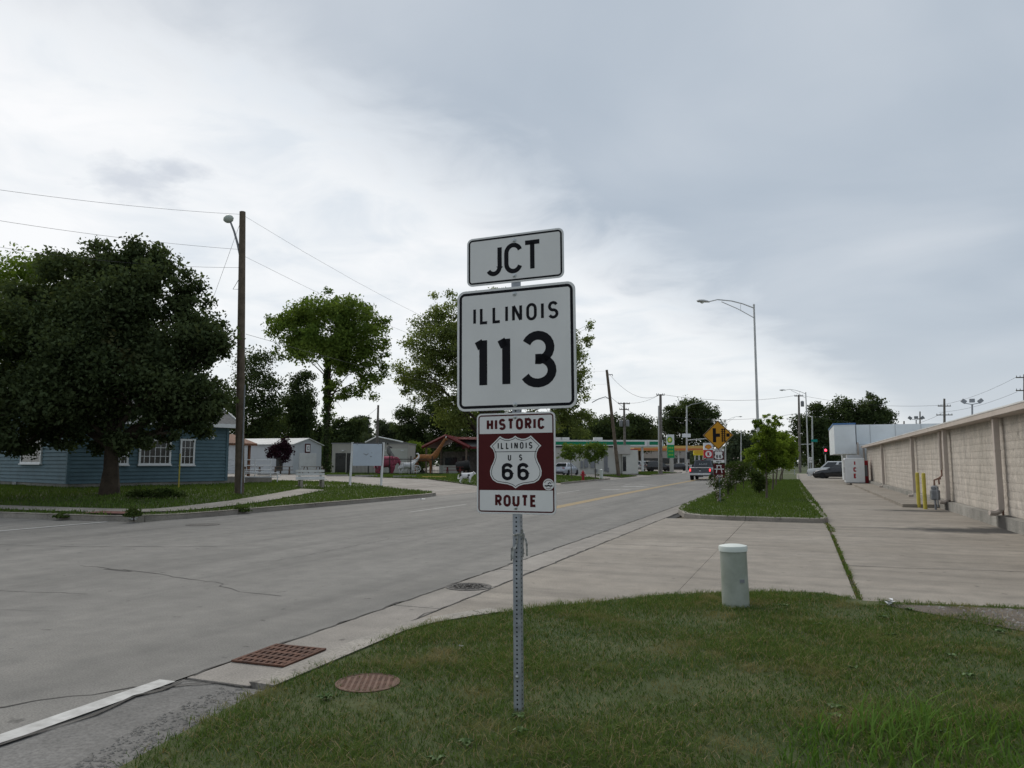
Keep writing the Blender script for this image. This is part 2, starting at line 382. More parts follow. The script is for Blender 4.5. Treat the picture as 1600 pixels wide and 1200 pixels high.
def sheet(name, poly, z, m, kind='structure', zf=None, step=None, parent=None):
    bm = bmesh.new(); vs = [bm.verts.new((p[0], p[1], 0)) for p in poly]; bm.faces.new(vs)
    if zf:
        bmesh.ops.triangulate(bm, faces=bm.faces)
        for _ in range(9):
            ed = [q for q in bm.edges if q.calc_length() > step]
            if not ed: break
            bmesh.ops.subdivide_edges(bm, edges=ed, cuts=1)
            bmesh.ops.triangulate(bm, faces=[f for f in bm.faces if len(f.verts) > 3])
    for v in bm.verts: v.co.z = z+(zf(v.co.x, v.co.y) if zf else 0)
    for f in bm.faces:
        f.normal_update()
        if f.normal.z < 0: f.normal_flip()
    me = bpy.data.meshes.new(name); bm.to_mesh(me); bm.free(); me.materials.append(MAT[m])
    if zf: me.shade_smooth()
    o = link(bpy.data.objects.new(name, me), parent)
    if kind and parent is None: o['kind'] = kind
    return o
def inpoly(P, poly):
    x, y = P[:, 0], P[:, 1]; r = np.zeros(len(P), bool); n = len(poly)
    for i in range(n):
        x1, y1 = poly[i][:2]; x2, y2 = poly[(i+1) % n][:2]
        c = ((y1 > y) != (y2 > y)) & (x < (x2-x1)*(y-y1)/((y2-y1) or 1e-9)+x1); r ^= c
    return r
def grass(name, poly, dens, h, wd, m, z=0., zf=None, holes=(), patch=0., label='', lean=.5, keepout=(), ragged=0.):
    P = np.array([p[:2] for p in poly]); lo, hi = P.min(0), P.max(0)
    n = int((hi-lo).prod()*dens); Q = lo-ragged+rng.random((n, 2))*(hi-lo+2*ragged); Q = Q[inpoly(Q+ragged*np.stack([np.sin(Q[:, 1]*17+2*np.sin(Q[:, 1]*41))*.6+.5*rng.standard_normal(len(Q)), np.sin(Q[:, 0]*15+2*np.sin(Q[:, 0]*37))*.6+.5*rng.standard_normal(len(Q))], 1), poly)]
    for (cx, cy, r) in holes: Q = Q[((Q[:, 0]-cx)**2+(Q[:, 1]-cy)**2) > r*r*(1+.25*rng.standard_normal(len(Q)))]
    for kp in keepout: Q = Q[~inpoly(Q, kp)]
    wob = np.sin(Q[:, 0]*2.1+1.3*np.sin(Q[:, 1]*1.7))*np.sin(Q[:, 1]*2.6+.7*np.sin(Q[:, 0]*3.1))
    wob2 = np.sin(Q[:, 0]*7.1+2*np.sin(Q[:, 1]*5.7))*np.sin(Q[:, 1]*8.6+np.sin(Q[:, 0]*6.1))
    if patch: Q = Q[rng.random(len(Q)) < 1-patch*(.5-.5*wob)]
    n = len(Q)
    wob = np.sin(Q[:, 0]*2.1+1.3*np.sin(Q[:, 1]*1.7))*np.sin(Q[:, 1]*2.6+.7*np.sin(Q[:, 0]*3.1))
    wob2 = np.sin(Q[:, 0]*7.1+2*np.sin(Q[:, 1]*5.7))*np.sin(Q[:, 1]*8.6+np.sin(Q[:, 0]*6.1))
    zz = np.array([zf(a, b) for a, b in Q]) if zf else np.zeros(n)
    H = h*(.55+.75*rng.random(n))*(1+.30*wob+.22*wob2); a = rng.random(n)*2*np.pi; ln = lean*(.3+rng.random(n))
    W = wd*(.6+.7*rng.random(n))
    base = np.stack([Q[:, 0], Q[:, 1], zz+z], 1); s = np.stack([np.cos(a), np.sin(a), 0*a], 1)
    fdir = np.stack([-np.sin(a), np.cos(a), 0*a], 1)
    mid = base+fdir*(H*ln*.3)[:, None]+np.stack([0*a, 0*a, H*.6], 1)
    tip = base+fdir*(H*ln)[:, None]+np.stack([0*a, 0*a, H], 1)
    w2 = (s*W[:, None]/2)
    V = np.stack([base-w2, base+w2, mid+w2*.75, mid-w2*.75, tip+w2*.15, tip-w2*.15], 1).reshape(-1, 3)
    i = np.arange(n)[:, None]*6
    Fq = np.concatenate([i+np.array([[0, 1, 2, 3]]), i+np.array([[3, 2, 4, 5]])])
    r1 = np.clip(.5+.28*wob+.15*wob2+.25*rng.standard_normal(n), 0, 1)
    o = fastmesh(name, V, Fq, m, None, np.repeat(r1, 6), np.repeat(rng.random(n), 6))
    return tag(o, label, 'grass', None, 'stuff')
# ------------------------------------------------------------------ trees
def tree(name, label, base, blobs, n, leaf, tr, lm, bark='bark', group=None, clump=.30, nlimb=14, split=.45, dens=1., cat='tree', deep=.8, lean=(0, 0), gaps=.0, shell=.35, multi=1):
    base = Vector(base); D = fwd(base); root = thing(name, label, cat, base, 0, group)
    fv = Vector((-math.sin(YAW), math.cos(YAW), 0)); rv = Vector((math.cos(YAW), math.sin(YAW), 0))
    E = []
    for (px, py, rx, ry) in blobs:
        c = at(px, py, D)-base; E.append((c+fv*random.uniform(-.3, .3)*rx*D/F, rx*D/F, max(.3, deep*rx*D/F), ry*D/F))
    tot = sum(b[1]*b[3] for b in E); C = []
    for (c, a, b, h) in E:
        k = max(3 if n < 100000 else 16, int(round(dens*(70 if n > 15000 else 42)*a*h/tot)))
        for _ in range(k):
            v = Vector((random.gauss(0, 1), random.gauss(0, 1), random.gauss(0, 1))).normalized()
            rr = (shell+(1-shell)*random.random())**.6
            p = c+rv*(v.x*a*rr)+fv*(v.y*b*rr)+Vector((0, 0, v.z*h*rr))
            C.append((p, clump*min(a, h)*random.uniform(.6, 1.35)+leaf*.6))
    zmin = min(c.z-h for c, a, b, h in E); zmax = max(c.z+h for c, a, b, h in E); ctr = sum((q[0] for q in E), Vector())/len(E)
    top = Vector((ctr.x*.8, ctr.y*.8, zmin+(zmax-zmin)*.62))
    tb = MB()
    for k in range(multi):
        off = Vector((random.uniform(-1, 1), random.uniform(-1, 1), 0))*tr*3*(multi > 1)
        sp = [off*.3+top*0]; K = 7
        for q in range(1, K+1):
            t = q/K; sp.append(Vector((top.x*t**1.5, top.y*t**1.5, top.z*t))+off*(.3+t*2)+Vector((random.gauss(0, 1), random.gauss(0, 1), 0))*tr*.35)
        rad = [tr*(1.35 if q == 0 else 1.05-.85*(q/K)) for q in range(K+1)]
        sp[0] = sp[0]+Vector((0, 0, -.06)); tb.tube(sp, rad, 9)
    zs = max(.12*top.z, min(zmin+(zmax-zmin)*.05, top.z*.8))
    order = sorted(C, key=lambda q: -q[0].length)
    sel = random.sample(C, min(nlimb, len(C)))
    ends = []
    for (p, r_) in sel:
        t = min(.98, max(zs, p.z-abs(random.gauss(.45, .2))*math.hypot(p.x-top.x, p.y-top.y)-.1*top.z)/top.z); t = max(t, zs/top.z)
        s0 = Vector((top.x*t**1.5, top.y*t**1.5, top.z*t)); m = s0.lerp(p, .5)+Vector((0, 0, .12*(p-s0).length))+Vector((random.gauss(0, 1), random.gauss(0, 1), random.gauss(0, 1)))*.05*(p-s0).length
        pts = [s0.lerp(m, u).lerp(m.lerp(p, u), u) for u in (0, .25, .5, .75, 1)]
        r0 = tr*(1.05-.85*t)*.62
        tb.tube(pts, [r0, r0*.75, r0*.52, r0*.33, r0*.14], 6); ends.append((pts, r0))
    for (p, r_) in C:
        if not ends: break
        bp, br, bd = None, 0, 1e9
        for pts, r0 in ends:
            for i in (1, 2, 3):
                d = (pts[i]-p).length
                if d < bd: bd, bp, br = d, pts[i], r0*(.75, .52, .33)[i-1]
        if bd > .05:
            m = bp.lerp(p, .5)+Vector((0, 0, .1*bd)); tb.tube([bp, m, p], [br*.55, br*.36, br*.12], 4, False)
    t_o = tb.build('trunk', bark, root, True, fix=False)
    # leaves
    C = [q for q in C if random.random() > gaps]
    cc = np.array([tuple(p) for p, _ in C]); cr = np.array([r_ for _, r_ in C])
    wgt = cr**1.6; wgt /= wgt.sum(); idx = rng.choice(len(C), n, p=wgt)
    g = rng.standard_normal((n, 3)); g /= np.maximum(1, np.linalg.norm(g, axis=1)/2.6)[:, None]
    P = cc[idx]+g*cr[idx][:, None]*np.array([.62, .62, .46])
    P[:, 2] = np.maximum(P[:, 2], .1)
    nn = rng.standard_normal((n, 3)); nn[:, 2] = np.abs(nn[:, 2])*.9+.15; nn /= np.linalg.norm(nn, axis=1)[:, None]
    u = np.cross(nn, rng.standard_normal((n, 3))); u /= np.linalg.norm(u, axis=1)[:, None]+1e-9; v = np.cross(nn, u)
    s = leaf*(.6+.8*rng.random(n))[:, None]
    droop = nn*s*.22
    V = np.stack([P-u*s*.62-droop*.6, P-v*s*.36, P+u*s*.62-droop, P+v*s*.36], 1).reshape(-1, 3)
    Fq = np.arange(n*4).reshape(n, 4)
    cl = rng.random(len(C)); zrel = (P[:, 2]-zmin)/(zmax-zmin+1e-6)
    r1 = np.clip(.6*cl[idx]+.4*rng.random(n), 0, 1)
    fastmesh('crown', V, Fq, lm, root, np.repeat(r1, 4), np.repeat(rng.random(n), 4))
    return root
# ------------------------------------------------------------------ lettering: strokes of even width
def arc(cx, cy, rx, ry, a0, a1, n=12):
    return [(cx+rx*math.cos(R(a0+(a1-a0)*i/n)), cy+ry*math.sin(R(a0+(a1-a0)*i/n))) for i in range(n+1)]
GL = {
 'I': (0, [[(0, 0), (0, 1)]]), 'L': (.42, [[(0, 1), (0, 0), (.42, 0)]]), 'T': (.5, [[(0, 1), (.5, 1)], [(.25, 1), (.25, 0)]]),
 'N': (.5, [[(0, 0), (0, 1)], [(.01, 1), (.49, 0)], [(.5, 0), (.5, 1)]]), 'H': (.46, [[(0, 0), (0, 1)], [(.46, 0), (.46, 1)], [(0, .5), (.46, .5)]]),
 'E': (.42, [[(.42, 1), (0, 1), (0, 0), (.42, 0)], [(0, .52), (.36, .52)]]), 'J': (.46, [[(.46, 1), (.46, .26)]+arc(.24, .26, .22, .26, 0, -150)]),
 'U': (.5, [[(0, 1), (0, .26)]+arc(.25, .26, .25, .26, 180, 360)+[(.5, 1)]]),
 'O': (.52, [arc(.26, .70, .26, .30, 0, 180)+arc(.26, .30, .26, .30, 180, 360)+[(.52, .70)]]),
 'C': (.48, [arc(.25, .70, .25, .30, 20, 180)+arc(.25, .30, .25, .30, 180, 340)]),
 'S': (.48, [arc(.24, .745, .24, .255, 25, 262, 14)+arc(.24, .25, .25, .25, 82, -155, 14)]),
 'R': (.47, [[(0, 0), (0, 1), (.25, 1)]+arc(.25, .74, .22, .26, 90, -90)+[(0, .48)], [(.22, .48), (.47, 0)]]),
 '1': (.16, [[(.16, 0), (.16, 1)], [(.16, .945), (-.0, .87)]]),
 '3': (.52, [arc(.25, .74, .245, .26, 155, -80, 14)+[(.2, .49)], [(.2, .515)]+arc(.25, .26, .28, .26, 80, -155, 14)]),
 '6': (.5, [[(.5, .80)]+arc(.25, .76, .25, .24, 12, 180)+arc(.25, .26, .25, .26, 180, 360)+[(.5, .34)]+arc(.25, .34, .25, .25, 0, 170)]),
 '5': (.48, [[(.44, 1), (.06, 1), (.03, .56)]+arc(.23, .32, .25, .31, 125, -150, 16)]),
 'K': (.5, [[(0, 0), (0, 1)], [(.5, 1), (.02, .42)], [(.17, .58), (.5, 0)]]), 'P': (.46, [[(0, 0), (0, 1), (.24, 1)]+arc(.24, .74, .22, .26, 90, -90)+[(0, .48)]]),
 'D': (.48, [[(0, 0), (0, 1), (.2, 1)]+arc(.2, .5, .28, .5, 90, -90)+[(0, 0)]]), '4': (.52, [[(.4, 0), (.4, 1), (0, .3), (.52, .3)]]), 'X': (.5, [[(0, 0), (.5, 1)], [(0, 1), (.5, 0)]])}
def ribbon(mb, pts, wd, fn):
    n = len(pts); pts = [Vector((p[0], p[1])) for p in pts]
    l = []; r = []
    for i, p in enumerate(pts):
        d0 = (p-pts[i-1]).normalized() if i else None; d1 = (pts[i+1]-p).normalized() if i < n-1 else None
        d0 = d0 or d1; d1 = d1 or d0
        n0 = Vector((-d0.y, d0.x)); n1 = Vector((-d1.y, d1.x)); m = (n0+n1)
        if m.length < 1e-6: m = n0
        m.normalize(); k = min(1.6, 1/max(.35, m.dot(n0)))
        l.append(p+m*wd/2*k); r.append(p-m*wd/2*k)
    vs = [fn(*q) for q in l]+[fn(*q) for q in r]
    mb.add(vs, [(i, i+1, n+i+1, n+i) for i in range(n-1)])
def text(mb, s, h, wd, fn, cx, y0, sp=.22, wx=1., fit=None):
    """s centred on cx, baseline y0, cap height h, stroke width wd (all metres); fn maps sign plane to 3D"""
    hh = h-wd; tot = 0; xs = []
    if fit: sp = (fit-sum(GL[c][0]*wx*hh+wd for c in s))/(len(s)-1)/h
    for ch in s:
        xs.append(tot)
        tot += (.35*h if ch == ' ' else GL[ch][0]*wx*hh+wd)+sp*h
    tot -= sp*h; x0 = cx-tot/2
    for ch, x in zip(s, xs):
        if ch == ' ': continue
        for st in GL[ch][1]: ribbon(mb, [(x0+x+wd/2+p[0]*wx*hh, y0+wd/2+p[1]*hh) for p in st], wd, fn)
    return mb
def rrect(w_, h_, r, n=6):
    o = []
    for (cx, cy, a) in ((w_/2-r, h_/2-r, 0), (-w_/2+r, h_/2-r, 90), (-w_/2+r, -h_/2+r, 180), (w_/2-r, -h_/2+r, 270)): o += arc(cx, cy, r, r, a, a+90, n)
    return o
def flat(poly, fn): return MB().add([fn(*p) for p in poly], [tuple(range(len(poly)))])
def ring(outer, inner, fn):
    n = len(outer); return MB().add([fn(*p) for p in outer]+[fn(*p) for p in inner], [(i, (i+1) % n, n+(i+1) % n, n+i) for i in range(n)])
XZ = Matrix(((1, 0, 0), (0, 0, 1), (0, 1, 0)))          # sign plane: x right, y up, thickness along local Y
def plate(name, m, parent, poly, y0, y1, c=(0, 0, 0)): return MB().prism(poly, y0, y1, XZ, c).build(name, m, parent)
def fn_at(cz, y, cx=0.): return lambda a, b: (cx+a, y, cz+b)

# ================================================================== THE SETTING
big = 2500
sheet('ground', [(-big, -300), (big, -300), (big, big), (-big, big)], -.06, 'earth')
sheet('road', [(-16.6, -40), (-4.37, -40), (-4.37, 30), (-4.6, 60), (-5.0, 420), (-17.2, 420), (-16.6, 60)], 0., 'asphalt')
sheet('side_street', [(-120, 2), (-16.6, 2), (-16.6, 15.2), (-17.4, 15.25), (-120, 15.5)], -.004, 'asphalt')
sheet('road_joint', [(-4.40, 4.45), (-3.5, 4.45), (-3.5, 60), (-4.40, 60)], -.02, 'dark_seal')
g = link(bpy.data.objects.new('gutter', None)); g['kind'] = 'structure'
for i, y in enumerate(np.arange(4.46, 62, 3.05)):
    for (a, b, nm) in ((-4.35, -3.765, 'slab'),):
        MB().box(((a+b)/2, y+1.52, -.06+.002*random.random()), (b-a-.0, 3.03, .12)).build('slab', 'gutter_concrete', g, bevel=.004)
# low rolled kerb beside the gutter up to the driveway flare
def kerb(name, pts, wd, h, m='kerb_concrete', zf=None, seg=3.05, kindobj=None):
    """kerb stones laid along a polyline, each its own piece"""
    root = kindobj or bpy.data.objects.new(name, None)
    if kindobj is None: link(root); root['kind'] = 'structure'
    P = [Vector((p[0], p[1], 0)) for p in pts]; out = []; acc = 0; cur = [P[0]]
    for a, b in zip(P, P[1:]):
        Lx = (b-a).length; t = 0
        while Lx-t > seg-acc:
            t += seg-acc; q = a.lerp(b, t/Lx); cur.append(q); out.append(cur); cur = [q]; acc = 0
        acc += Lx-t; cur.append(b)
    if len(cur) > 1: out.append(cur)
    for st in out:
        if (st[-1]-st[0]).length < .12: continue
        st = [p for i, p in enumerate(st) if i == 0 or (p-st[i-1]).length > .02]
        rings = []
        for i, p in enumerate(st):
            d = (st[min(i+1, len(st)-1)]-st[max(i-1, 0)]).normalized(); nrm = Vector((-d.y, d.x, 0))
            if i == 0: p = p+d*.006
            if i == len(st)-1: p = p-d*.006
            z = zf(p.x, p.y) if zf else 0.; hh = h
            rings.append([tuple(p+nrm*o+Vector((0, 0, z+q))) for o, q in ((0, -.12), (0, hh-.02), (.02, hh), (wd-.02, hh), (wd, hh-.03), (wd, -.12))])
        MB().loft(rings).build('kerb_stone', m, root, bevel=0)
    return root
kerb('near_kerb', [(-3.765, 4.47), (-3.765, 6.35), (-3.65, 6.85), (-3.38, 7.35), (-3.2, 7.62)], -.19, .026, 'kerb_pale')
# lawn the camera stands on
EDGE = [(-3.58, 4.3), (-3.57, 6.4), (-3.44, 6.85), (-3.16, 7.35), (-2.76, 7.97), (-2.2, 8.55), (-1.6, 9.25), (-.97, 9.66), (-.3, 9.98), (.2, 10.08), (.48, 9.78), (.62, 9.66), (2.3, 9.86), (5., 10.1), (9., 10.4)]
NEAR = [(-3.2, -4), (-3.25, 1.5), (-3.32, 2.6), (-3.42, 3.2), (-3.52, 3.8)]+EDGE+[(9, -4)]
sheet('lawn', NEAR, .012, 'turf')
sheet('shoulder', [(-4.37, -40), (-2.9, -40), (-2.9, 2.4), (-3.05, 3.2), (-3.3, 4.15), (-3.55, 4.44), (-4.37, 4.44)], -.008, 'old_asphalt')
# driveway slabs
dv = sheet('driveway', [(-3.69, 5), (12, 5), (12, 64), (-3.69, 22)], -.03, 'soil')
def slab(poly, z=0.): 
    c = sum((Vector(p) for p in poly), Vector((0, 0)))/len(poly)
    q = [tuple(Vector(p)+(c-Vector(p)).normalized()*.009) for p in poly]
    MB().prism(q, -.15, z+random.uniform(-.0015, .0015)).build('slab', 'concrete', dv, bevel=.004)
for (x0, x1, y0, y1) in ((-3.745, -1.5, 6.3, 14.6), (-1.5, .55, 8.3, 15.2), (-1.5, .55, 15.2, 21.9), (-3.745, -1.5, 14.6, 21.9), (.60, 4.62, 9.2, 12.9), (.60, 4.62, 12.9, 18.2), (4.62, 9., 9.4, 18.9),
                         (.60, 4.62, 18.2, 23.), (.60, 4.62, 23., 28.), (.5, 4.62, 28, 34), (.2, 4.62, 34, 42), (-.1, 4.62, 42, 51), (-.5, 4.62, 51, 64), (-1.2, 9, 64, 84), (-1.2, 9, 84, 118)):
    slab([(x0, y0), (x1, y0), (x1, y1), (x0, y1)])
# gravel strip at the lawn's edge
sheet('dirt_patch', [(.75, 9.45), (1.3, 9.55), (2.3, 9.72), (3.3, 9.85), (3.4, 9.0), (2.6, 8.35), (2.0, 8.35), (1.55, 8.75), (1.1, 9.15)], .020, 'dirt')
# planted island between road and car park
IS = [(-3.95, 26.5), (-3.72, 24.2), (-3.3, 22.6), (-2.75, 21.95), (-2.0, 21.72), (-.4, 21.62), (.25, 21.62), (.52, 21.75), (.62, 22.3), (.52, 26), (.2, 36), (-.05, 52), (-.35, 80), (-.5, 108), (-1.6, 110), (-3.6, 108), (-4.75, 70), (-4.4, 44)]
sheet('island_lawn', [(p[0]*.985-.01, p[1]+.03) for p in IS], .10, 'turf')
kerb('island_kerb', IS+[IS[0]], .15, .12)
# left side: lots, lawn, side walk, drive
LOT = [(-16.62, 30), (-16.62, 60), (-17.2, 420), (-300, 420), (-300, 40), (-60, 40), (-40, 34), (-24, 31)]
sheet('park_lot', LOT, .0, 'gravel_drive', zf=lot_z, step=6.)
KL = [(-75, 15.45), (-30, 15.35), (-22, 15.25), (-18.2, 15.3), (-17.25, 15.65), (-16.75, 16.5), (-16.6, 18), (-16.5, 31), (-16.75, 32.4), (-17.4, 33.4), (-18.3, 33.8)]
LAWN = KL+[(-19.5, 34.2), (-21.5, 35.2), (-24.5, 37), (-29, 38.5), (-34, 40.2), (-48, 45), (-75, 50)]
sheet('park_lawn', LAWN, .0, 'turf', zf=lawn_z, step=1.5)
kerb('park_kerb', KL, -.16, .15)
KEEP = [[(-19.2, 15.45), (-17.7, 15.5), (-17.7, 16.2), (-19.2, 16.15)]]
def strip(name, ctr, wd, m, dz, zf, step=1.2, kind='structure'):
    a = []; b = []
    for i, p in enumerate(ctr):
        p = Vector(p); d = (Vector(ctr[min(i+1, len(ctr)-1)])-Vector(ctr[max(i-1, 0)])).normalized(); n = Vector((-d.y, d.x))
        a.append(tuple(p+n*wd/2)); b.append(tuple(p-n*wd/2))
    KEEP.append([(x, y) for x, y in a+b[::-1]]); return sheet(name, a+b[::-1], dz, m, kind, zf, step)
strip('sidewalk', [(-75, 16.7), (-30, 16.5), (-21, 16.4), (-18.6, 16.5)], 1.1, 'kerb_concrete', .03, lawn_z)
strip('path', [(-18.5, 16.5), (-17.9, 17.2), (-18.0, 18.5), (-18.7, 21.5), (-20.0, 25.2), (-21.6, 29.5)], 1.15, 'kerb_concrete', .034, lawn_z)
sheet('tactile_pad', [(-19.2, 15.5), (-17.7, 15.55), (-17.7, 16.2), (-19.2, 16.15)], .045, 'tactile_red', zf=lawn_z, step=.5)
PG = [(-18.4, 43.2), (-21, 44.2), (-31, 50.5), (-44, 60), (-70, 75), (-120, 120), (-90, 135), (-52, 98), (-30, 72), (-20, 54)]
sheet('park_green', PG, .03, 'turf', zf=lot_z, step=4.)
VG = [[(-17.2, 55.), (-17.4, 68.5), (-19.5, 72), (-26, 70), (-24.5, 60), (-19.5, 55.5)], [(-17.6, 77), (-18, 87), (-21, 91), (-22.5, 84)], [(-17.9, 93), (-18.2, 118), (-22, 124), (-24, 108), (-20.5, 97)], [(-22, 96), (-23.5, 104), (-26, 106), (-25, 97)]]
for vg in VG: sheet('verge', vg, .04, 'turf', zf=lot_z, step=3.)
kerb('verge_kerb', [(-16.9, 53.5), (-17.0, 60), (-17.2, 69.5)], -.15, .13)
kerb('verge_kerb', [(-17.5, 92.5), (-17.7, 119)], -.15, .13)
# paint on the road
def dash(pts, wd, m, name='lane_line', z=.004):
    a = []; b = []
    for i, p in enumerate(pts):
        p = Vector(p); d = (Vector(pts[min(i+1, len(pts)-1)])-Vector(pts[max(i-1, 0)])).normalized(); n = Vector((-d.y, d.x))
        a.append(tuple(p+n*wd/2)); b.append(tuple(p-n*wd/2))
    return sheet(name, a+b[::-1], z, m)
dash([(-4.40, -10), (-4.40, 3.0), (-4.42, 4.35)], .15, 'white_paint', 'edge_line')
for y0, y1 in ((21.5, 26.2), (37., 42.), (53, 56)): dash([(-11.95, y0), (-12.1, y1)], .12, 'worn_white')
dash([(-17.62, 5), (-17.66, 15.0)], .14, 'white_paint', 'edge_line'); dash([(-19.2, 9), (-19.25, 13.2)], .14, 'white_paint', 'edge_line')
for xo in (-.16, .16): dash([(-8.25+xo, 24), (-8.6+xo, 36), (-8.95+xo, 52), (-9.2+xo, 70), (-9.4+xo, 110)], .13, 'yellow_paint', 'centre_line')
dash([(-8.25, 24), (-8.6, 36), (-8.95, 52), (-9.2, 70)], .34, 'yellow_paint', 'worn_paint', z=.002)
sheet('turn_arrow', [(-11.3, 43.6), (-10.2, 43.6), (-10.2, 43.9), (-9.6, 43.6), (-9.6, 44.4), (-10.2, 44.1), (-10.2, 44.3), (-11.3, 44.3)], .004, 'worn_white')
sheet('turn_arrow', [(-11.4, 49.4), (-10.3, 49.4), (-10.3, 49.0), (-9.5, 49.9), (-10.3, 50.8), (-10.3, 50.4), (-11.4, 50.4)], .004, 'worn_white')
sheet('turn_arrow', [(-11.0, 53.2), (-9.7, 53.2), (-9.7, 54.0), (-11.0, 54.0)], .004, 'worn_white')
# cracks in the asphalt
def crack(pts, wd, z=.003, m='crack_fill', name='crack'):
    q = []
    for a, b in zip(pts, pts[1:]):
        k = max(2, int((Vector(b)-Vector(a)).length/.18))
        for i in range(k): q.append(Vector(a).lerp(Vector(b), i/k)+Vector((random.gauss(0, .022), random.gauss(0, .022))))
    q.append(Vector(pts[-1])); mb = MB(); n = len(q); A = []; Bv = []
    for i, p in enumerate(q):
        d = (q[min(i+1, n-1)]-q[max(i-1, 0)]).normalized(); nn = Vector((-d.y, d.x)); ww = wd*random.uniform(.3, 1.2)
        A.append((p.x+nn.x*ww, p.y+nn.y*ww, z)); Bv.append((p.x-nn.x*ww, p.y-nn.y*ww, z))
    mb.add(A+Bv, [(i, i+1, n+i+1, n+i) for i in range(n-1)])
    o = mb.build(name, m, None, fix=False); o['kind'] = 'structure'; return o
crack([(-10.6, 8.55), (-9.2, 8.42), (-8.3, 8.2), (-7.4, 8.05), (-6.6, 7.55), (-5.9, 7.5)], .010)
crack([(-9.9, 8.42), (-9.3, 8.36)], .035); crack([(-16, 9.9), (-13, 10.4), (-10.5, 11.4)], .012); crack([(-14, 6.2), (-9.6, 6.5), (-8.2, 6.75)], .006)
crack([(-12, 5.2), (-9, 5.5), (-7.5, 5.9)], .006); crack([(-5.3, 3.1), (-4.5, 4.1), (-4.05, 4.44)], .012)
crack([(-12.2, 13), (-12.0, 21)], .008); crack([(-8.1, 10), (-8.2, 24)], .007)
crack([(.62, 12.88), (1.6, 12.95), (2.8, 13.1), (4.6, 13.3)], .012, .004); crack([(-3.6, 11.6), (-2.4, 11.9), (-1.6, 11.8)], .006, .004)
crack([(-4.36, 4.5), (-4.36, 12), (-4.36, 30)], .014, .004, name='road_seam'); crack([(-3.755, 7.0), (-3.755, 24)], .012, .005, name='gutter_seam')
crack([(-4.38, -8), (-4.31, 3.0), (-4.30, 4.42), (-3.8, 4.44)], .016, .004, name='shoulder_seam')
# ------------------------------------------------------------------ grass
grass('near_grass', [(-3.2, 1.9), (-3.30, 2.6), (-3.40, 3.2), (-3.5, 3.8)]+EDGE[:-2]+[(4.6, 10.0), (4.6, 3.4), (0, 2.2)], 5600, .036, .0050, 'grass_near', .01, lean=1.7, ragged=.09,
      holes=((-2.99, 4.8, .225), (1.3, 9.3, .28), (2.0, 9.25, .42), (2.7, 9.2, .5), (2.25, 8.75, .42), (3.1, 9.3, .45), (.6, 9.55, .2)), patch=.6, label='mown lawn grass with dry straw patches around the sign post')
grass('dead_clippings', [(-3.4, 3.4), (-3.4, 6.3), (-2., 8.3), (0, 9.6), (4, 9.3), (4, 4.4), (0, 3.2)], 420, .022, .004, 'straw', .022, label='pale dead clippings lying on the lawn', lean=3., patch=.98, holes=((-2.99, 4.8, .24),))
_n = 32; _mb = MB()
for _k in range(_n):                                     # broad leaved weeds
    _x, _y = random.uniform(-3.2, 3.6), random.uniform(3.6, 9.2)
    if _y > 9.4+min(0, _x)*.9 or (_x+2.99)**2+(_y-4.8)**2 < .16: continue
    for _j in range(random.randint(5, 8)):
        _a = random.uniform(0, 6.28); _l = random.uniform(.035, .075); _d = Vector((math.cos(_a), math.sin(_a), 0)); _s = Vector((-_d.y, _d.x, 0))*_l*.3; _o = Vector((_x, _y, .022))
        _mb.add([_o, _o+_d*_l*.5-_s+Vector((0, 0, .022)), _o+_d*_l+Vector((0, 0, .012)), _o+_d*_l*.5+_s+Vector((0, 0, .022))], [(0, 1, 2, 3)])
tag(_mb.build('lawn_weeds', 'weed_leaf', None, fix=False), 'flat broad leaved weeds scattered through the lawn', 'weeds', None, 'stuff')
grass('coarse_grass', [(-.25, 4.0), (-.1, 4.75), (.1, 5.1), (.6, 5.35), (1.3, 5.6), (2.2, 5.4), (2.2, 4.0), (1., 3.6)], 520, .12, .011, 'grass_coarse', .01, label='coarse bright green crabgrass growing through the lawn', lean=1.1, patch=.5)
grass('island_grass', IS[:9]+[(.5, 30), (.2, 46), (-.2, 70), (-4.4, 70), (-4.3, 44)], 240, .07, .02, 'grass_far', .10, label='mown grass on the kerbed island with young trees')
grass('park_grass', KL[1:]+[(-19.5, 34.2), (-24.5, 37), (-34, 39.5), (-50, 34)], 130, .085, .03, 'grass_far', .0, zf=lawn_z, keepout=KEEP, label='mown grass in front of the blue house')
grass('green_grass', PG[:4]+[(-52, 78), (-30, 72), (-20, 54)], 45, .10, .06, 'grass_far', .03, zf=lot_z, label='grass around the fenced animal statues')
for i, vg in enumerate(VG[:3]): grass('verge_grass', vg, 60, .10, .05, 'grass_far', .04, zf=lot_z, label=('roadside grass around the red hydrant', 'roadside grass around the foot of the leaning pole', 'long roadside grass strip before the fuel stations')[i])
jw = [(.53, 9.9), (.60, 9.9), (.62, 14), (.69, 17.9), (.58, 17.9), (.55, 14)]
grass('joint_weeds', [(.545, 9.75), (.612, 9.75), (.615, 18.15), (.55, 18.15)], 3000, .04, .010, 'grass_near', -.01, label='green weeds growing in the driveway joint', lean=1.4, patch=.75)
grass('joint_weeds', [(.54, 18.9), (.70, 18.9), (.62, 21.6), (.5, 21.6)], 700, .05, .014, 'grass_near', -.01, label='weeds in the joint beside the island kerb', lean=1.4, patch=.5)
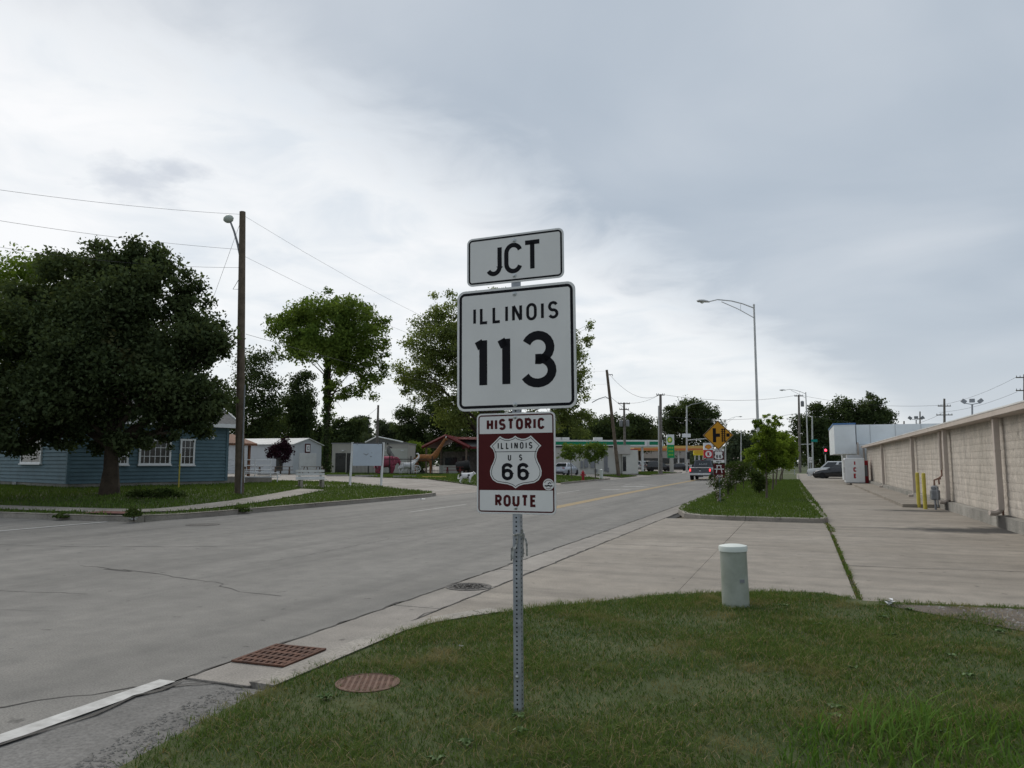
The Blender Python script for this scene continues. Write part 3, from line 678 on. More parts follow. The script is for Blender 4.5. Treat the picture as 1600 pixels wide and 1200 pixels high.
def scatter(name, poly, n, r0, r1, m, label, cat, z=.0):
    P = np.array(poly); lo, hi = P.min(0), P.max(0); mb = MB(); k = 0
    while k < n:
        q = lo+rng.random(2)*(hi-lo)
        if not inpoly(q[None], poly)[0]: continue
        k += 1; r = r0+(r1-r0)*rng.random()**2; vs = []
        for a in range(5): t = a*1.257+rng.random()*.6; vs.append((q[0]+r*math.cos(t), q[1]+r*math.sin(t), z))
        vs.append((q[0], q[1], z+r*.8)); mb.add(vs, [(0, 1, 5), (1, 2, 5), (2, 3, 5), (3, 4, 5), (4, 0, 5)])
    return tag(mb.build(name, m, None, fix=False), label, cat, None, 'stuff')
scatter('gravel', [(1.2, 9.5), (3.4, 9.85), (3.4, 8.9), (2.6, 8.3), (2.0, 8.35), (1.5, 8.9)], 420, .006, .026, 'pebble', 'loose grey gravel on bare ground at the lawn edge', 'gravel', .02)
scatter('gravel', [(-3.55, 4.4), (-3.15, 2.0), (-3.3, 1.5), (-3.85, 3.6), (-3.95, 4.4)], 1300, .004, .016, 'pebble', 'loose gravel between the shoulder asphalt and the lawn', 'gravel', -.006)
# ================================================================== THINGS NEAR THE CAMERA
def bolt_at(parent, z, y, r=.011, x=0.):
    m = Matrix.Rotation(R(90), 3, 'X')
    o = MB().lathe([(r*1.5, 0), (r*1.5, .002), (r*.95, .003), (r*.8, .009), (r*.3, .011)], 10, (x, y, z), m).build('bolt', 'bolt', parent, True); return o
rs = thing('route_sign', 'three stacked route panels on a perforated square steel post in the lawn', 'road sign', (-1.765, 4.61, .0), R(-3)); rs.rotation_euler = (0, R(-.35), R(-.5)); rs.scale = (1.025, 1, 1); rs.location.x += .018
def perforated(parent, z0, z1, a=.0245, cell=.028, r=.0062):
    mb = MB(); n = int((z1-z0)/cell)
    oc = [(r*math.cos(R(22.5+45*i)), r*math.sin(R(22.5+45*i))) for i in range(8)]
    sq = [(a, cell*.21), (a*.42, cell/2), (-a*.42, cell/2), (-a, cell*.21), (-a, -cell*.21), (-a*.42, -cell/2), (a*.42, -cell/2), (a, -cell*.21)]
    for k in range(n):
        zc_ = z0+(k+.5)*cell
        for f in range(4):
            m = Matrix.Rotation(f*math.pi/2, 3, 'Z')
            vs = [m @ Vector((p[0], -a, zc_+p[1])) for p in sq]+[m @ Vector((p[0], -a, zc_+p[1])) for p in oc]
            co_ = [m @ Vector((x*a, -a, zc_+y*cell/2)) for x, y in ((1, 1), (-1, 1), (-1, -1), (1, -1))]
            mb.add(vs+co_, [(i, (i+1) % 8, 8+(i+1) % 8, 8+i) for i in range(8)]+[(0, 16, 1), (2, 17, 3), (4, 18, 5), (6, 19, 7)])
    p = mb.build('post', 'galv', parent, fix=False)
    B('post_hole_shade', 'hole_shade', p, (0, 0, (z0+z1)/2), (2*a-.008, 2*a-.008, z1-z0-.004))  # black fill in the hollow tube paints the shade behind the holes
    return p
perforated(rs, -.06, 2.98)
yF = -.0285
def panel(name, w_, h_, zc_, yy, r, bw, bm_, bin_, face='sign_white', tilt=0.):
    p = plate(name, 'sign_alu', rs, rrect(w_, h_, r), -yy-.0035, -yy, (0, 0, zc_)) if False else MB().prism(rrect(w_, h_, r), yy-.003, yy, XZ, (0, 0, zc_)).build(name, 'sign_alu', rs)
    f = flat(rrect(w_-.004, h_-.004, r-.002), fn_at(zc_, yy-.0036)).build('face', face, p, fix=False)
    k = bin_; ring(rrect(w_-2*k, h_-2*k, r-k*.8), rrect(w_-2*k-2*bw, h_-2*k-2*bw, max(.008, r-k-bw)), fn_at(zc_, yy-.0042)).build('border', bm_, p, fix=False)
    return p
def words(p, m, zc_, yy, items, name='lettering', cx=0.):
    mb = MB()
    for it in items:
        s, h, wd, x, y0, sp, wx = it[:7]; text(mb, s, h, wd, fn_at(zc_, yy), x, y0, sp, wx, it[7] if len(it) > 7 else None)
    return mb.build(name, m, p, fix=False)
p1 = panel('junction_panel', .69, .34, 2.985, yF, .04, .012, 'sign_black', .012)
words(p1, 'sign_black', 2.985, yF-.0046, [('J', .213, .031, -.150, -.112, .2, 1.08), ('C', .213, .031, -.008, -.107, .2, 1.1), ('T', .213, .031, .128, -.103, .2, 1.1)])
for z in (3.105, 2.862): bolt_at(p1, z, yF-.004)
p2 = panel('state_route_panel', .835, .835, 2.368, yF, .055, .019, 'sign_black', .016)
words(p2, 'sign_black', 2.368, yF-.0046, [('ILLINOIS', .118, .0195, .002, .176, .33, 1.04, .60)])
words(p2, 'sign_black', 2.368, yF-.0046, [('1', .365, .057, -.250, -.272, .2, 1.), ('1', .365, .057, -.085, -.272, .2, 1.), ('3', .378, .059, .163, -.276, .2, 1.08)], 'numerals')
for z in (2.735, 1.985): bolt_at(p2, z, yF-.004)
B('post_tab', 'galv', rs, (.008, yF+.006, 2.80), (.06, .01, .03))
HZ = 1.598
p3 = panel('historic_route_panel', .545, .665, HZ, yF, .032, .009, 'sign_brown', .011)
hx = lambda zx: (zx-576)*.00081
hy = lambda zy: (503-zy)*.000745
flat([(hx(262), hy(742)), (hx(894), hy(742)), (hx(894), hy(240)), (hx(262), hy(240))], fn_at(HZ, yF-.0040)).build('brown_field', 'sign_brown', p3, fix=False)
words(p3, 'sign_brown', HZ, yF-.0046, [('HISTORIC', .076, .0172, 0., hy(209), .17, 1.06, .402)], 'top_lettering'); words(p3, 'sign_brown', HZ, yF-.0046, [('ROUTE', .078, .0172, 0., hy(886), .20, 1.06, .286)], 'bottom_lettering')
half = [(576, 262), (600, 280), (632, 290), (662, 288), (690, 276), (708, 262), (740, 296), (796, 352), (772, 378), (756, 415), (754, 452), (766, 492), (785, 530), (796, 572), (793, 612), (772, 652), (735, 676), (690, 684), (645, 690), (605, 704), (576, 726)]
shp = [(hx(a), hy(b)) for a, b in half]+[(-hx(a), hy(b)) for a, b in half[-2:0:-1]]
def inset(poly, d):
    n = len(poly); out = []
    ar = sum(poly[i][0]*poly[(i+1) % n][1]-poly[(i+1) % n][0]*poly[i][1] for i in range(n))
    s = 1 if ar > 0 else -1
    for i in range(n):
        a, b, c = Vector(poly[i-1]), Vector(poly[i]), Vector(poly[(i+1) % n]); d0 = (b-a).normalized(); d1 = (c-b).normalized()
        m = (Vector((-d0.y, d0.x))+Vector((-d1.y, d1.x))).normalized(); out.append(tuple(b+m*s*d/max(.5, m.dot(Vector((-d0.y, d0.x))))))
    return out
sh = flat(shp, fn_at(HZ, yF-.0044)).build('shield', 'sign_white', p3, fix=False)
i1 = inset(shp, .0085); ring(i1, inset(i1, .0036), fn_at(HZ, yF-.0050)).build('shield_outline', 'sign_black', sh, fix=False)
words(sh, 'sign_black', HZ, yF-.0052, [('ILLINOIS', .044, .0076, -.003, hy(378), .28, .92, .24)], 'state_lettering'); words(sh, 'sign_black', HZ, yF-.0052, [('U', .041, .0074, hx(526), hy(482), .2, .9), ('S', .041, .0074, hx(621), hy(482), .2, .85), ('6', .114, .0225, hx(507), hy(655), .2, 1.22), ('6', .114, .0225, hx(641), hy(655), .2, 1.22)])
flat([(hx(396), hy(405)), (hx(756), hy(405)), (hx(756), hy(400)), (hx(396), hy(400))], fn_at(HZ, yF-.0052)).build('shield_rule', 'sign_black', sh, fix=False)
for z in (1.90, 1.305): bolt_at(p3, z, yF-.004, .008)
stx, stz = hx(852), HZ+hy(690)
st = flat(arc(0, 0, .037, .037, 0, 345, 23), fn_at(stz, yF-.0050, stx)).build('sticker', 'sign_white', p3, fix=False)
mb = MB()
ring(arc(0, 0, .036, .036, 0, 345, 23), arc(0, 0, .033, .033, 0, 345, 23), fn_at(stz, yF-.0054, stx)); 
for k in range(15):
    a0 = 20+k*9.5; ribbon(mb, arc(0, 0, .028, .028, a0, a0+5, 2), .007, fn_at(stz, yF-.0055, stx))
mb.build('sticker_text', 'sign_brown', st, fix=False); mb = MB()
for k in range(5):
    a0 = 235+k*16; ribbon(mb, arc(0, 0, .027, .027, a0, a0+8, 2), .008, fn_at(stz, yF-.0055, stx))
mb.build('sticker_text', 'sign_brown', st, fix=False)
mb = MB()
ribbon(mb, [(-.026, -.008), (-.012, -.010), (-.002, -.006), (.012, -.010), (.026, -.008)], .009, fn_at(stz, yF-.0055, stx)); ribbon(mb, [(-.004, .004), (.008, .012), (.018, .006)], .006, fn_at(stz, yF-.0055, stx))
mb.build('sticker_emblem', 'sign_black', st, fix=False)
bolt_at(rs, .235, -.026, .009)
rb = MB(); 
for k in range(7):
    a = random.uniform(0, 6.28); z = 1.135; pts = [(.034*math.cos(a), .034*math.sin(a), z)]
    for q in range(1, 7):
        pts.append((pts[-1][0]+random.gauss(0, .006), pts[-1][1]+random.gauss(0, .006), z-q*random.uniform(.012, .03)))
    wv = random.uniform(.003, .006); vs = []
    for i, p in enumerate(pts): vs += [(p[0]-wv, p[1]-wv*.5, p[2]), (p[0]+wv, p[1]+wv*.5, p[2])]
    rb.add(vs, [(2*i, 2*i+1, 2*i+3, 2*i+2) for i in range(6)])
rb.tube([(.037*math.cos(t*.7), .037*math.sin(t*.7), 1.135+.008*math.sin(t*1.9)) for t in range(10)], .006, 5)
rb.add([(.02, -.04, 1.13), (.045, -.045, 1.175), (.05, -.04, 1.16), (.03, -.035, 1.12)], [(0, 1, 2, 3)])
rbo = tag(rb.build('ribbon', 'ribbon', None, fix=False), 'tattered grey plastic ribbon knotted round the perforated sign post', 'ribbon'); rbo.location = (-1.765+.017, 4.61, 0)
# cable pedestal
q = gp(1150, 948); pd = thing('cable_pedestal', 'pale green plastic utility pedestal with a white cap at the lawn edge', 'pedestal', q, .3)
pd.rotation_euler = (0, R(-1.2), .3)
MB().lathe([(.150, -.05), (.148, .03), (.146, .4), (.146, .615)], 36).build('barrel', 'pedestal_green', pd, True)
MB().lathe([(.147, .612), (.156, .614), (.157, .66), (.152, .672), (.10, .684), (.02, .688)], 36).build('cap', 'pedestal_cap', pd, True)
MB().box((.05, -.143, .30), (.05, .012, .035)).build('scuff_label', 'meter_grey', pd)
# drain grate
gr = thing('drain_grate', 'rusty rectangular storm drain grate set in the concrete gutter', 'drain', (-4.10, 5.22, .004), R(2))
B('pit_shade', 'hole_shade', gr, (0, 0, .001), (.50, .56, .002))  # black plate paints the dark below the bars
mb = MB()
for s in (-1, 1): mb.box((s*.24, 0, .008), (.03, .58, .014)); mb.box((0, s*.277, .008), (.45, .026, .013))
mb.build('rim', 'rust', gr)
for k in range(8): B('bar', 'rust', gr, (-.196+k*.056, 0, .007), (.026, .526, .011))
for k in range(4): B('cross_bar', 'rust', gr, (0, -.18+k*.12, .0085), (.448, .045, .010))
# manhole in the lawn
q = Vector((-2.99, 4.8, .007)); mh = thing('manhole_cover', 'rusty brown round access cover sunk in the lawn', 'manhole', q, R(25))
MB().lathe([(.232, -.03), (.232, .012), (.218, .015), (.214, .010), (.02, .010)], 40).build('lid', 'manhole_rust', mh, True)
mb = MB()
for i in range(-5, 6):
    for j in range(-7, 8):
        x, y = i*.042, j*.031+(i % 2)*.0
        if x*x+y*y < .195**2: mb.box((x, y, .0105), (.024, .012, .003))
mb.build('slot_pattern', 'rust', mh)
q = gp(732, 917); m2 = thing('manhole_cover', 'grey cast iron manhole cover in the gutter joint', 'manhole', (q.x, q.y, .003))
MB().lathe([(.30, -.02), (.30, .004), (.27, .006), (.265, .003), (.01, .003)], 36).build('lid', 'iron', m2, True)
mb = MB()
for r in (.08, .15, .21): mb.lathe([(r-.012, .003), (r-.01, .008), (r+.01, .008), (r+.012, .003)], 28)
for k in range(10): a = k*math.pi/5; mb.box((.15*math.cos(a), .15*math.sin(a), .005), (.2, .02, .006), a)
mb.build('rib', 'iron', m2)
q = gp(317, 820); m3 = tag(MB().lathe([(.42, -.02), (.42, .006), (.38, .009), (.02, .009)], 28).build('manhole_cover', 'iron', None, True), 'dark iron manhole cover in the road near the far kerb', 'manhole'); m3.location = (q.x, q.y, .001)
# litter
def litter(px, py, s, label, z=.03):
    q = gp(px, py); mb = MB()
    for k in range(4):
        c = Vector((random.gauss(0, s*.3), random.gauss(0, s*.3), s*.25)); vs = [c+Vector((random.gauss(0, s*.4), random.gauss(0, s*.4), random.gauss(0, s*.2))) for _ in range(5)]
        mb.add(vs, [(0, 1, 2), (0, 2, 3), (0, 3, 4)])
    o = tag(mb.build('litter', 'paper', None, fix=False), label, 'litter'); o.location = (q.x, q.y, z+.05*s); return o
litter(1388, 948, .10, 'crumpled white plastic scrap beside the bare dirt at the lawn edge')
for (a, b, s, l) in ((720, 1016, .025, 'tiny white paper scrap in the lawn between the access cover and the post'), (660, 782, .12, 'white paper scrap lying on the far kerb'), (208, 806, .14, 'pale scrap lying on the corner walk by the weeds')): litter(a, b, s, l)
# ================================================================== BLOCK BUILDING ON THE RIGHT
WX = 4.62; bl = thing('block_building', 'long low building of painted split face blocks with pinkish downspouts', 'building', (WX, 12, 0))
Lb = 52.0; NC = 12; bh = .203; z0 = .30
MB().box((.158+7.7, Lb/2, 1.36), (15.4, Lb, 2.76)).build('core_wall', 'block_paint', bl)
B('plinth', 'plinth', bl, (.12, Lb/2-.01, .13), (.42, Lb+.05, .32))
def block_mesh(k):
    r = random.Random(k); w_, h_ = .394, .197; mb = MB(); g = []
    xs = [-.197, -.10, 0, .10, .197]; zs = [0, .066, .132, .197]
    for z in zs:
        for y in xs:
            ed = z in (0, .197) or abs(y) > .19
            g.append((-.004-(0 if ed else r.uniform(.002, .011)), y, z))
    fs = [(j*5+i, j*5+i+1, (j+1)*5+i+1, (j+1)*5+i) for j in range(3) for i in range(4)]
    n = len(g); bk = [(.08, y, z) for y in (-.197, .197) for z in (0, .197)]
    fs += [(0, n, n+1, 15), (4, 19, n+3, n+2)]
    fs += [(15, n+1, n+3, 19), (0, 4, n+2, n)]
    mb.add(g+bk, fs); me = mb.mesh('block'); bm = bmesh.new(); bm.from_mesh(me); bmesh.ops.recalc_face_normals(bm, faces=bm.faces); bm.to_mesh(me); bm.free()
    me.materials.append(MAT['block_paint']); return me, (g+bk, fs)
BM = [block_mesh(k) for k in range(8)]
wall_far = MB(); cnt = 0
for c in range(NC):
    for j in range(int(Lb/.4)+1):
        y = j*.4+.2+(.2 if c % 2 else 0)
        if y > Lb-.1: continue
        z = z0+c*bh; k = random.randrange(8)
        if 6.4 < y < 15.2 and cnt < 298:
            o = bpy.data.objects.new('block', BM[k][0]); link(o, bl); o.location = (.15, y, z); cnt += 1
        else:
            v, f = BM[k][1]; wall_far.add([(p[0]+.15, p[1]+y, p[2]+z) for p in v], f)
wf = wall_far.build('block_wall', 'block_paint', bl, fix=False); wf['kind'] = 'stuff'
# pier at the near end of the wall
for c in range(12): MB().box((.06, 6.6+(0.02 if c % 2 else 0), .31+c*bh+.1), (.16, .62, bh-.008)).build('pier_block', 'block_paint', bl, bevel=.006)
# roof edge
rf = MB().loft([[(x, y, z) for x, z in ((-.20, 2.745), (-.20, 2.885), (-.18, 2.90), (.5, 2.93), (15.4, 3.05), (15.4, 2.78), (.2, 2.745))] for y in (-.2, Lb+.1)]).build('roof', 'roof_white', bl)
B('fascia', 'block_paint_pink', rf, (-.212, Lb/2, 2.80), (.02, Lb+.3, .13)); B('soffit', 'block_paint_pink', rf, (-.02, Lb/2, 2.735), (.36, Lb+.2, .016)); B('drip_edge', 'roof_white', rf, (-.224, Lb/2, 2.885), (.02, Lb+.3, .035))
dsy = [atx(p, 740, 4.5).y-12 for p in (1553, 1474, 1423.5, 1377, 1349)]
for i, y in enumerate(dsy):
    zb = (.42, .34, .22, .22, .22)[i]
    d = MB().box((-.02, y, (2.72+zb)/2), (.13, .16, 2.72-zb)).build('downspout', 'block_paint_pink', bl, bevel=.012)
    MB().tube([(-.02, y, zb+.06), (-.06, y, zb-.02), (-.16, y-.02, zb-.07), (-.28, y-.04, zb-.06)], [.075, .075, .07, .072], 8).build('shoe', 'block_paint_pink', d, True)
    B('strap', 'pipe_brown', d, (.04, y+.09, 1.45), (.05, .012, 2.4)); B('strap', 'block_paint_pink', d, (-.02, y, 1.9), (.14, .18, .03))
y = atx(1463, 700, 4.5).y-12
d = T('conduit', 'block_paint_pink', bl, [(.0, y, 2.72), (.0, y, 1.35)], .05); T('conduit_pipe', 'pipe_brown', d, [(.0, y, 1.4), (.0, y, 1.15), (-.12, y-.1, 1.05), (-.16, y-.35, 1.0), (-.16, y-.4, .85)], .03)
# gas meter
q = atx(1460, 790, 4.22); gm = thing('gas_meter', 'grey gas meter with brown pipes against the block wall', 'gas meter', (4.26, q.y, .0))
MB().box((0, 0, .50), (.28, .34, .36)).build('meter_body', 'meter_grey', gm, bevel=.05)
MB().lathe([(.10, 0), (.12, .02), (.12, .1), (.05, .14)], 14, (0, 0, .68)).build('regulator', 'meter_grey', gm, True)
T('inlet_pipe', 'meter_grey', gm, [(-.02, -.1, 0), (-.02, -.1, .35)], .035); T('outlet_pipe', 'pipe_brown', gm, [(0, 0, .8), (0, 0, 1.0), (.12, .08, 1.05), (.22, .1, 1.05)], .03)
T('bypass_pipe', 'meter_grey', gm, [(.02, -.1, .72), (.02, -.28, .8), (.02, -.36, .7), (.02, -.36, .1)], .022)
for (a, b, l) in ((1436, 793, 'yellow steel bollard beside the concrete step'), (1446, 795.5, 'yellow steel bollard next to the gas meter')):
    q = gp(a, b); o = tag(MB().lathe([(.062, -.03), (.062, 1.20), (.055, 1.235), (.02, 1.25)], 16).build('bollard', 'yellow_steel', None, True), l, 'bollard', 'yellow bollards by the wall'); o.location = (q.x, q.y, 0)
wk = link(bpy.data.objects.new('walkway', None)); wk['kind'] = 'structure'
for (y0, y1) in ((30.3, 35.5), (35.5, 43), (43, 52), (52, 64.5)): MB().box((3.96, (y0+y1)/2, .04), (1.22, y1-y0-.03, .16)).build('slab', 'concrete', wk, bevel=.012)
# ice chest
ic = thing('ice_chest', 'white outdoor ice freezer with red ICE letters on its side', 'ice freezer', (3.42, 59.2, .121))
B('cabinet', 'ice_white', ic, (.18, 1.1, .93), (1.28, 2.2, 1.76), bevel=.03); B('base', 'meter_grey', ic, (.18, 1.1, .03), (1.2, 2.1, .06)); B('condenser', 'ice_grey', ic, (.18, 1.0, 1.92), (.95, 1.5, .24), bevel=.02)
for k in range(2): dd = B('door', 'ice_grey', ic, (-.472, .55+k*1.08, .95), (.03, 1.0, 1.5), bevel=.01); B('door_handle', 'chrome', dd, (-.50, .2+k*1.08, .95), (.03, .03, .4))
for k, ch in enumerate('ICE'):
    mb = MB(); text(mb, ch, .34, .095, lambda a, b: (a, -.004, b), .18, 1.28-k*.46, .2, 1.); mb.build('letter', 'red_letter', ic, fix=False)
vm = thing('vending_machine', 'dark red vending machine squeezed between ice freezer and wall', 'vending machine', (4.40, 60.5, .121)); B('cabinet', 'red_letter', vm, (0, 0, .82), (.30, .9, 1.64), bevel=.02); B('panel', 'meter_grey', vm, (0, -.455, .9), (.2, .02, .8))
# white storefront box at the far end of the roof
sb = thing('storefront', 'white panelled storefront parapet with a blue top edge past the block wall', 'building', (3.0, 64.6, 0))
B('wall', 'store_white', sb, (8.3, 6, 1.55), (15.5, 11.5, 3.0)); B('parapet', 'store_white', sb, (9.2, 5.2, 3.85), (16.0, 9., 1.55))
fr = B('sign_box', 'store_white', sb, (.30, 5.2, 3.45), (1.55, 11., 2.3)); B('blue_edge', 'store_blue', fr, (.30, 5.2, 4.665), (1.65, 11.1, .13))
for k in range(8): B('panel_joint', 'ice_grey', sb, (2.2+k*1.8, .685, 3.85), (.03, .02, 1.5))
T('corner_pipe', 'block_paint_pink', sb, [(1.2, -.2, 0), (1.2, -.2, 3.2)], .07)
# ================================================================== ISLAND
def pl(px, py, P0, n):
    d = Vector(_dir(px, py)); o = Vector((0, 0, CH)); t = (Vector(P0)-o).dot(Vector(n))/d.dot(Vector(n)); return o+d*t
DS = (-2.86, 28.6); dsn = thing('warning_sign', 'yellow diamond crossing sign above small brown route panels on the island', 'road sign', (DS[0], DS[1], .1), R(-2))
Dd = fwd(DS); k_ = Dd/F
zc_ = at(1125, 680, Dd).z-.1; rd = 23.2*k_
T('post', 'galv', dsn, [(0, .03, -.1), (0, .03, zc_+.4)], .03)
p = plate('diamond', 'sign_alu', dsn, [(rd, 0), (0, rd), (-rd, 0), (0, -rd)], -.003, .0, (0, 0, zc_))
flat([(rd*.985, 0), (0, rd*.985), (-rd*.985, 0), (0, -rd*.985)], fn_at(zc_, -.005)).build('face', 'diamond_yellow', p, fix=False)
ring([(rd*.96, 0), (0, rd*.96), (-rd*.96, 0), (0, -rd*.96)], [(rd*.91, 0), (0, rd*.91), (-rd*.91, 0), (0, -rd*.91)], fn_at(zc_, -.007)).build('border', 'sign_black', p, fix=False)
def rects(l, fn):
    mb = MB()
    for (x0, x1, y0, y1) in l: mb.add([fn(x0, y0), fn(x1, y0), fn(x1, y1), fn(x0, y1)], [(0, 1, 2, 3)])
    return mb
u = rd/23.2
rects([(-8*u, -3*u, -11*u, 11*u), (-3*u, 3*u, -2.6*u, 2.6*u), (12.5*u, 17.5*u, -2.6*u, 2.6*u), (6*u, 7.3*u, -10.5*u, 10.5*u), (9.2*u, 10.5*u, -10.5*u, 10.5*u)]+[(4.6*u, 11.6*u, (-9+3*q-.7)*u, (-9+3*q+.7)*u) for q in range(7)], fn_at(zc_, -.0075)).build('symbol', 'sign_black', p, fix=False)
def zz(py): return at(1125, py, Dd).z-.1
hw = 8.6*k_
p = plate('historic_panel', 'sign_alu', dsn, [(-hw, 0), (hw, 0), (hw, zz(701)-zz(723)), (-hw, zz(701)-zz(723))], -.003, 0, (0, 0, zz(723)))
flat([(-hw, 0), (hw, 0), (hw, zz(701)-zz(723)), (-hw, zz(701)-zz(723))], fn_at(zz(723), -.005)).build('face', 'sign_white', p, fix=False)
flat([(-hw*.95, zz(718.5)), (hw*.95, zz(718.5)), (hw*.95, zz(705)), (-hw*.95, zz(705))], fn_at(0, -.007)).build('brown_field', 'sign_brown', p, fix=False)
flat([(a*12.8*k_/.36, zz(711.8)+b*12.6*k_/.345) for a, b in shp], fn_at(0, -.009)).build('shield', 'sign_white', p, fix=False)
mb = MB(); text(mb, '66', 5.0*k_, 1.0*k_, fn_at(0, -.011), 0, zz(715.8), .3, 1.); text(mb, 'HISTORIC', 2*k_, .45*k_, fn_at(0, -.011), 0, zz(704.2), .2, .8); text(mb, 'ROUTE', 2.2*k_, .5*k_, fn_at(0, -.011), 0, zz(722.2), .2, .8); mb.build('lettering', 'sign_black', p, fix=False)
p = plate('picnic_panel', 'sign_brown', dsn, [(-hw, 0), (hw, 0), (hw, zz(725)-zz(742)), (-hw, zz(725)-zz(742))], -.003, 0, (0, 0, zz(742)))
mb = MB(); f_ = fn_at(0, -.006)
for pts in ([(-.45, 727.5), (.45, 727.5)], [(-.8, 733), (.85, 733)], [(-.28, 727.5), (-.5, 739)], [(.28, 727.5), (.5, 739)]): ribbon(mb, [(a*hw, zz(b)) for a, b in pts], 1.3*k_, f_)
mb.build('symbol', 'sign_white', p, fix=False)
p = plate('arrow_panel', 'sign_brown', dsn, [(-hw, 0), (hw, 0), (hw, 2.6*k_), (-hw, 2.6*k_)], -.003, 0, (0, 0, zz(746)))
flat([(-.6*hw, zz(745)), (.6*hw, zz(745)), (.6*hw, zz(744.2)), (-.6*hw, zz(744.2))], fn_at(0, -.006)).build('symbol', 'sign_white', p, fix=False)
TG = 'young street trees on the island'
def ib(px, py):
    X, Y, U = _dir(px, py); t = (.11-CH)/U; return Vector((X*t, Y*t, .11))
tree('street_tree', 'young street tree with bright top shoots, first behind the yellow diamond sign', ib(1198, 779), [(1197, 708, 25, 32), (1199, 680, 19, 24), (1178, 716, 13, 17), (1216, 708, 15, 26), (1208, 664, 10, 16), (1188, 668, 9, 18), (1214, 655, 6, 10), (1182, 664, 7, 12), (1196, 652, 6, 9)], 14000, .068, .045, 'leaf_elm', 'bark_grey', TG, .22, 18, dens=2.4, gaps=.2, shell=.1)
tree('street_tree', 'young light green street tree, second in the island row', ib(1207, 766), [(1214, 702, 20, 28), (1222, 690, 13, 20), (1206, 680, 12, 18)], 8500, .075, .05, 'leaf_elm', 'bark_grey', TG, .24, 14, dens=2., gaps=.2, shell=.1)
tree('street_tree', 'yellowish green street tree, third in the island row', ib(1212, 759), [(1224, 702, 17, 26), (1232, 695, 10, 16)], 8000, .085, .055, 'leaf_elm', 'bark_grey', TG, .26, 12, dens=1.6)
tree('street_tree', 'small street tree near the far end of the island row', ib(1219, 751.5), [(1230, 708, 12, 22), (1236, 700, 8, 12)], 3000, .16, .06, 'leaf_elm', 'bark_grey', TG, .3, 8)
tree('street_tree', 'last slim street tree of the island row', ib(1222, 749), [(1234, 712, 9, 20)], 2200, .18, .06, 'leaf_elm', 'bark_grey', TG, .3, 8)
SG = 'flowering shrubs along the island'
for i, (px, py, bl_, n, l) in enumerate([
    (1124, 786, [(1123, 764, 8, 14), (1117, 752, 8, 12), (1131, 752, 7, 12), (1124, 776, 8, 8)], 600, 'sparse leggy shrub with pale blossoms below the picnic panel'),
    (1138, 774, [(1140, 742, 10, 18), (1136, 758, 8, 10), (1146, 730, 7, 9)], 1000, 'thin dark shrub just behind the sign post'),
    (1149, 768, [(1150, 738, 10, 18), (1156, 728, 7, 9)], 1700, 'bushy shrub second behind the sign post'),
    (1162, 763, [(1163, 738, 12, 17), (1158, 728, 8, 8)], 2000, 'dense rounded shrub in the middle of the shrub row'),
    (1174, 757, [(1174, 737, 10, 14), (1180, 727, 7, 7)], 1700, 'dark shrub left of the first street tree trunk'),
    (1182, 753, [(1184, 735, 9, 12)], 1300, 'low far shrub behind the first street tree trunk'),
    (1187, 772, [(1186, 755, 10, 13), (1182, 744, 9, 9)], 1900, 'round shrub hiding the foot of the tall street light'),
    (1190, 750, [(1190, 735, 7, 10)], 900, 'last small shrub of the island shrub row')]):
    o = tree('shrub', l, ib(px, py), bl_, n, .075 if i else .06, .018, 'leaf_shrub', 'bark_grey', SG, .42, 9, multi=5, cat='shrub', deep=1.)
    D = fwd(o.location); pts = []
    for _ in range(60 if i < 3 else 25):
        b_ = random.choice(bl_); pts.append(at(b_[0]+random.gauss(0, .5)*b_[2], b_[1]+random.gauss(0, .5)*b_[3], D)-o.location)
    P = np.array([tuple(p) for p in pts]); n_ = len(P); s = .03
    V = np.stack([P+[-s, 0, -s], P+[s, -s, 0], P+[s, 0, s], P+[-s, s, .5*s]], 1).reshape(-1, 3); fastmesh('blossom', V, np.arange(4*n_).reshape(n_, 4), 'blossom', o, np.repeat(rng.random(n_), 4))
# ================================================================== LAMP POSTS, UTILITY POLES, WIRES
def street_light(base, top, head, label, r=.11, m='steel_pole', truss=True):
    base = Vector(base); t = thing('street_light', label, 'street light', base, 0, 'steel street lights along the road'); top = Vector(top)-base; head = Vector(head)-base
    T('pole', m, t, [(0, 0, -.05), top*.5, top], [r, r*.78, r*.55], 12)
    B('base_plate', m, t, (0, 0, .03), (.4, .4, .06)); MB().lathe([(r*.62, 0), (r*.62, .08), (.01, .12)], 10, top).build('pole_cap', m, t, True)
    a = top-Vector((0, 0, .12)); d = head-a; mid = a+d*.5+Vector((0, 0, .22)); arm = T('arm', m, t, [a, a.lerp(mid, .5)+Vector((0, 0, .04)), mid, head.lerp(mid, .4)+Vector((0, 0, .1)), head], .03, 6)
    if truss: T('brace', m, arm, [a-Vector((0, 0, .55)), a+d*.35-Vector((0, 0, .18)), a+d*.72+Vector((0, 0, .10))], .02, 6); T('strut', m, arm, [a+d*.3+Vector((0, 0, .1)), a+d*.3-Vector((0, 0, .26))], .012, 5)
    dn = Vector((d.x, d.y, 0)).normalized(); rot = Matrix(((dn.x, -dn.y, 0), (dn.y, dn.x, 0), (0, 0, 1)))
    rings = []
    for x, ww, hu, hd in ((-.05, .05, .04, .04), (.1, .1, .07, .05), (.35, .16, .10, .06), (.6, .13, .08, .08), (.72, .04, .03, .03)):
        rings.append([tuple(rot @ Vector((x, ww*math.cos(R(q*45)), (hu if math.sin(R(q*45)) > 0 else hd)*math.sin(R(q*45))))+head) for q in range(8)])
    h = MB().loft(rings).build('lamp_head', m, t, True)
    MB().lathe([(.10, 0), (.09, -.04), (.04, -.07)], 10, head+rot @ Vector((.4, 0, -.05))).build('lens', 'lamp_glass', h, True)
    return t
